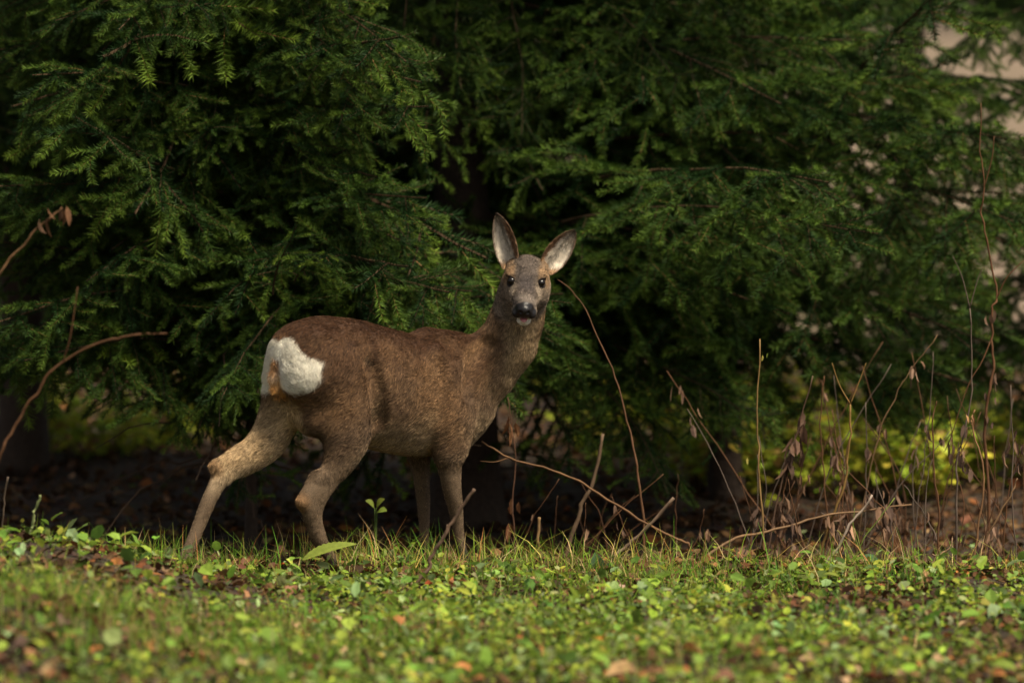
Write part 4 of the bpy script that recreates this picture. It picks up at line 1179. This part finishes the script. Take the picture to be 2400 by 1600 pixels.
stalk('weed_stalk', 'thin dark plantain spike rising from the grass beside the reddish cane', W, [(2, 1270), (8, 1200), (19, 1117)], -.5, .0018, .0030, (.12, .085, .06))
stalk('green_stem', 'stout pale green stem standing in the herbs below the reddish cane', 'plant stem', [(60, 1290), (72, 1246), (84, 1200), (94, 1160)], -.85, .0052, .0034, (.26, .30, .12))
# the anonymous stalks of the thicket
for k in range(52):
    bx_ = rs.uniform(1690, 2420); Y = rs.uniform(.25, 1.3)
    h = rs.uniform(130, 520) * rs.uniform(.7, 1.1); lean = rs.normal(0, .30)
    top = (bx_ + lean * h, 1300 - h)
    mid = (bx_ + lean * h * .45 + rs.normal(0, 16), 1300 - h * .5)
    tone, size_ = ('grey' if k % 3 == 0 else 'reddish-brown'), ('tall' if h > 330 else 'short')
    stalk('weed_stalk', '%s thin %s withered stalk in the weed thicket' % (size_, tone), W, [(bx_, 1320), mid, top], Y, rs.uniform(.0020, .0038), .0012, (np.array(RED) * rs.uniform(.6, 1.2)) if k % 3 else GREY,
          group='%s %s withered stalks of the weed thicket' % (size_, tone), leaf_t=tuple(rs.uniform(.2, .98, rs.integers(1, 4))), nl=3, lsize=(.03, .055))
for k in range(12):
    bx_ = rs.uniform(1180, 1720); Y = rs.uniform(.45, 1.3)
    h = rs.uniform(60, 200); lean = rs.normal(0, .5)
    stalk('dead_twig', 'thin bare twig in the shade between the deer and the weed thicket', 'twig', [(bx_, 1310), (bx_ + lean * h * .5 + rs.normal(0, 6), 1300 - h * .5), (bx_ + lean * h, 1300 - h)], Y, rs.uniform(.0018, .003), .0010,
          np.array(RED) * rs.uniform(.5, 1.1), group='thin twigs in the shade', leaf_t=(.7,) if k % 2 else (), nl=2)
stalk('weed_stalk', 'dark stalk with hanging reddish leaves behind the chest of the deer', W, [(1215, 1300), (1200, 1180), (1205, 1060), (1190, 930)], .85, .0026, .0016, (.14, .07, .04), leaf_t=(.45, .5, .9, .95), nl=3, lsize=(.035, .06), lcols=((.20, .085, .04), (.25, .12, .055)))
stalk('weed_stalk', 'stalk with one thick bunch of shrivelled dark leaves beside the forked stalk', W, [(1800, 1320), (1838, 1120), (1870, 1020), (1905, 880)], .55, .0036, .0018, (.12, .07, .045), leaf_t=(.66, .72, .78, .86), nl=5, lsize=(.04, .075), lcols=((.15, .085, .055), (.10, .06, .04)))

# single plants
def herb(label, px, Y, leaf_list, stem_col=(.16, .24, .06), cat='plant', name='herb'):
    """leaf_list: (tip_px, tip_py, width_factor, colour); every leaf grows from the foot at px"""
    f = at_y(px, 1300, Y); f[2] = gz(f[0], Y) - .01
    e = empty(name, tuple(f)); tag(e, label, cat)
    for (bx0, by0), (tx, ty), asp, col in leaf_list:
        b0 = at_y(bx0, by0, Y) - f; t0 = at_y(tx, ty, Y - .02) - f
        P = spline([np.zeros(3), b0 * np.array([.6, .6, .7]), b0], 8)
        b = Bag(); b.add(*tube(P, np.linspace(.0018, .0012, 8), 5), stem_col); so = b.build('stem', [m_leaf], e)
        # serrated blade along b0 -> t0
        ax = t0 - b0; ln = np.linalg.norm(ax); ax /= ln
        sd = np.cross(ax, np.array([0, -.55, .83])); sd /= np.linalg.norm(sd); nr = np.cross(sd, ax)
        n = 22; V = []
        for i in range(n):
            t = i / (n - 1)
            w = ln * asp * math.sin(math.pi * min(1, t ** .8)) ** .8 * (1 + (.10 if i % 2 else -.06)) + .0008
            c_ = b0 + ax * ln * t - nr * ln * .25 * (t - .5) ** 2
            for s_ in (-1, 0, 1): V.append(c_ + sd * s_ * w + nr * abs(s_) * w * .35)
        Q = [(i * 3 + j, i * 3 + j + 1, (i + 1) * 3 + j + 1, (i + 1) * 3 + j) for i in range(n - 1) for j in (0, 1)]
        b = Bag(); b.add(np.array(V), Q, None, col); b.build('leaf', [m_leaf], so)
    return e
herb('plant with one long serrated green leaf beside the raised hind hoof', 700, -.30, [((706, 1306), (834, 1268), .12, (.26, .32, .06)), ((608, 1345), (676, 1336), .13, (.20, .27, .05))])
herb('plant with a broad blue-green leaf at the edge of the shade', 1402, -.05, [((1400, 1345), (1396, 1295), .32, (.11, .19, .10)), ((1412, 1345), (1440, 1318), .3, (.10, .18, .08))])
herb('plant with three rounded blue-green leaves under the leaning green stem', 2050, .05, [((2062, 1330), (2028, 1298), .30, (.09, .17, .08)), ((2064, 1340), (2088, 1334), .30, (.10, .18, .08)), ((2070, 1350), (2100, 1348), .3, (.10, .18, .08))])
herb('plant with one wide upright dark green blade in the near herbs', 2130, -1.55, [((2120, 1520), (2205, 1425), .16, (.07, .15, .02))])
herb('yellow-green leafy plant beside the grass tuft of the thicket', 2350, -.1, [((2345, 1380), (2310, 1362), .4, (.25, .30, .05)), ((2350, 1370), (2352, 1340), .4, (.28, .32, .06)), ((2355, 1380), (2392, 1366), .4, (.24, .3, .05))])
herb('small bright yellow-green plant in the shade behind the front legs', 880, .8, [((878, 1190), (858, 1172), .4, (.20, .25, .05)), ((882, 1190), (900, 1168), .4, (.26, .30, .05)), ((884, 1198), (906, 1196), .4, (.2, .27, .05))])
herb('small leafy plant with pale leaflets before the front hooves', 950, -.12, [((950, 1318), (932, 1302), .3, (.16, .25, .09)), ((952, 1318), (962, 1298), .3, (.16, .25, .09)), ((956, 1322), (976, 1314), .3, (.16, .25, .09))])
# clear-cut grass tufts
def tuft(label, px, py, n, h, spread, pal, Yf=None):
    p = at_ground(px, py) if Yf is None else at_y(px, py, Yf)
    zz = gz(p[0], p[1])
    e = empty('grass_tuft', (p[0], p[1], zz)); tag(e, label, 'grass tuft')
    for k in range(n):
        x = np.array([p[0] + rg.normal(0, spread)]); y = np.array([p[1] + rg.normal(0, spread * .6)])
        b = Bag()
        V, Q, T, C = blades(x, y, np.array([h * rg.uniform(.45, 1.1)]), np.array([rg.uniform(.1, .8)]), np.array([rg.uniform(.003, .005)]), pick(pal, 1), 6)
        b.add(V - np.array([p[0], p[1], zz]), Q, T, C); b.build('blade', [m_grass], e)
GT = [(.09, .22, .03, 3), (.13, .27, .04, 2)]
tuft('lush bright green grass tuft at the foot of the weed thicket', 2145, 1385, 46, .125, .045, GT)
tuft('blurred green grass tuft among the herbs in front of the thicket', 1930, 1450, 40, .10, .05, GT)
tuft('green grass tuft with long thin blades at the front hooves', 1010, 1330, 26, .15, .022, GT)
tuft('sparse long grass blades at the edge of the cane', 1630, 1375, 9, .16, .03, GT)
tuft('upright green grass blades between the two stout stalks', 1815, 1380, 12, .12, .03, GT)
tuft('loose grass tuft behind the hind hoof of the stretched leg', 330, 1310, 34, .12, .05, [(.13, .24, .03, 3), (.35, .33, .1, 1)])
tuft('thin grass tuft between the hind hooves of the deer', 600, 1330, 26, .12, .05, [(.13, .24, .03, 3), (.42, .36, .12, 1.3)])
tuft('soft green grass tuft low in the near herbs', 220, 1560, 40, .11, .06, GT)
tuft('yellowish grass tuft low in the near herbs', 620, 1540, 36, .10, .06, [(.16, .26, .04, 3), (.3, .3, .06, 1)])
# fallen leaves that can be picked out one by one
def fallen(label, px, py, size, col, group=None, asp=.8, tilt=None):
    p = at_ground(px, py, .03)
    b = Bag(); one = lambda v: np.array([v])
    V, Q, T, C = leaves(np.zeros((1, 3)), one(rs.uniform(0, 6.28)), one(rs.normal(.1, .3) if tilt is None else tilt), one(rs.normal(0, .5)), one(size), one(asp), one(rs.uniform(1.5, 3.5)), np.array([col]))
    b.add(V, Q, T, C)
    o = b.build('fallen_leaf', [m_dry]); o.location = (p[0], p[1], gz(p[0], p[1]) + .032)
    return tag(o, label, 'leaf', group)
fallen('bright orange-red fallen leaf lying on the near herbs', 1415, 1508, .060, (.52, .12, .03))
fallen('large tan curled fallen leaf low in the near herbs', 1495, 1575, .085, (.52, .33, .16))
fallen('dark red-brown fallen leaf below the blurred grass tuft', 2050, 1588, .06, (.22, .05, .03))
fallen('brown curled fallen leaf before the serrated plant', 690, 1372, .055, (.28, .14, .08))
fallen('pale pinkish fallen leaf at the grass edge by the low reddish twig', 1437, 1378, .045, (.50, .33, .24))
fallen('small orange fallen leaf beside the hind hooves', 668, 1322, .026, (.50, .14, .04))
fallen('red-brown fallen leaf in the grass before the front hooves', 1015, 1368, .034, (.34, .08, .03))
fallen('straw coloured fallen leaf folded in the grass before the front hooves', 925, 1370, .06, (.48, .34, .20))
fallen('dark brown leaf lying against the raised hind hoof', 680, 1300, .075, (.12, .06, .035), tilt=.4)
for k in range(130):
    px, py = rs.uniform(0, 2400), 1385 + 215 * rs.random() ** .8
    c = np.array([(.30, .15, .075), (.20, .10, .06), (.46, .30, .17), (.40, .17, .06), (.11, .065, .05)][k % 5]) * rs.uniform(.75, 1.2)
    fallen(['light brown fallen leaf scattered on the herbs', 'mid brown fallen leaf scattered on the herbs', 'pale tan fallen leaf scattered on the herbs', 'orange-brown fallen leaf scattered on the herbs', 'dark brown fallen leaf scattered on the herbs'][k % 5],
           px, py, rs.uniform(.028, .058), c, ['light brown', 'mid brown', 'pale tan', 'orange-brown', 'dark brown'][k % 5] + ' fallen leaves on the herbs', rs.uniform(.6, 1))
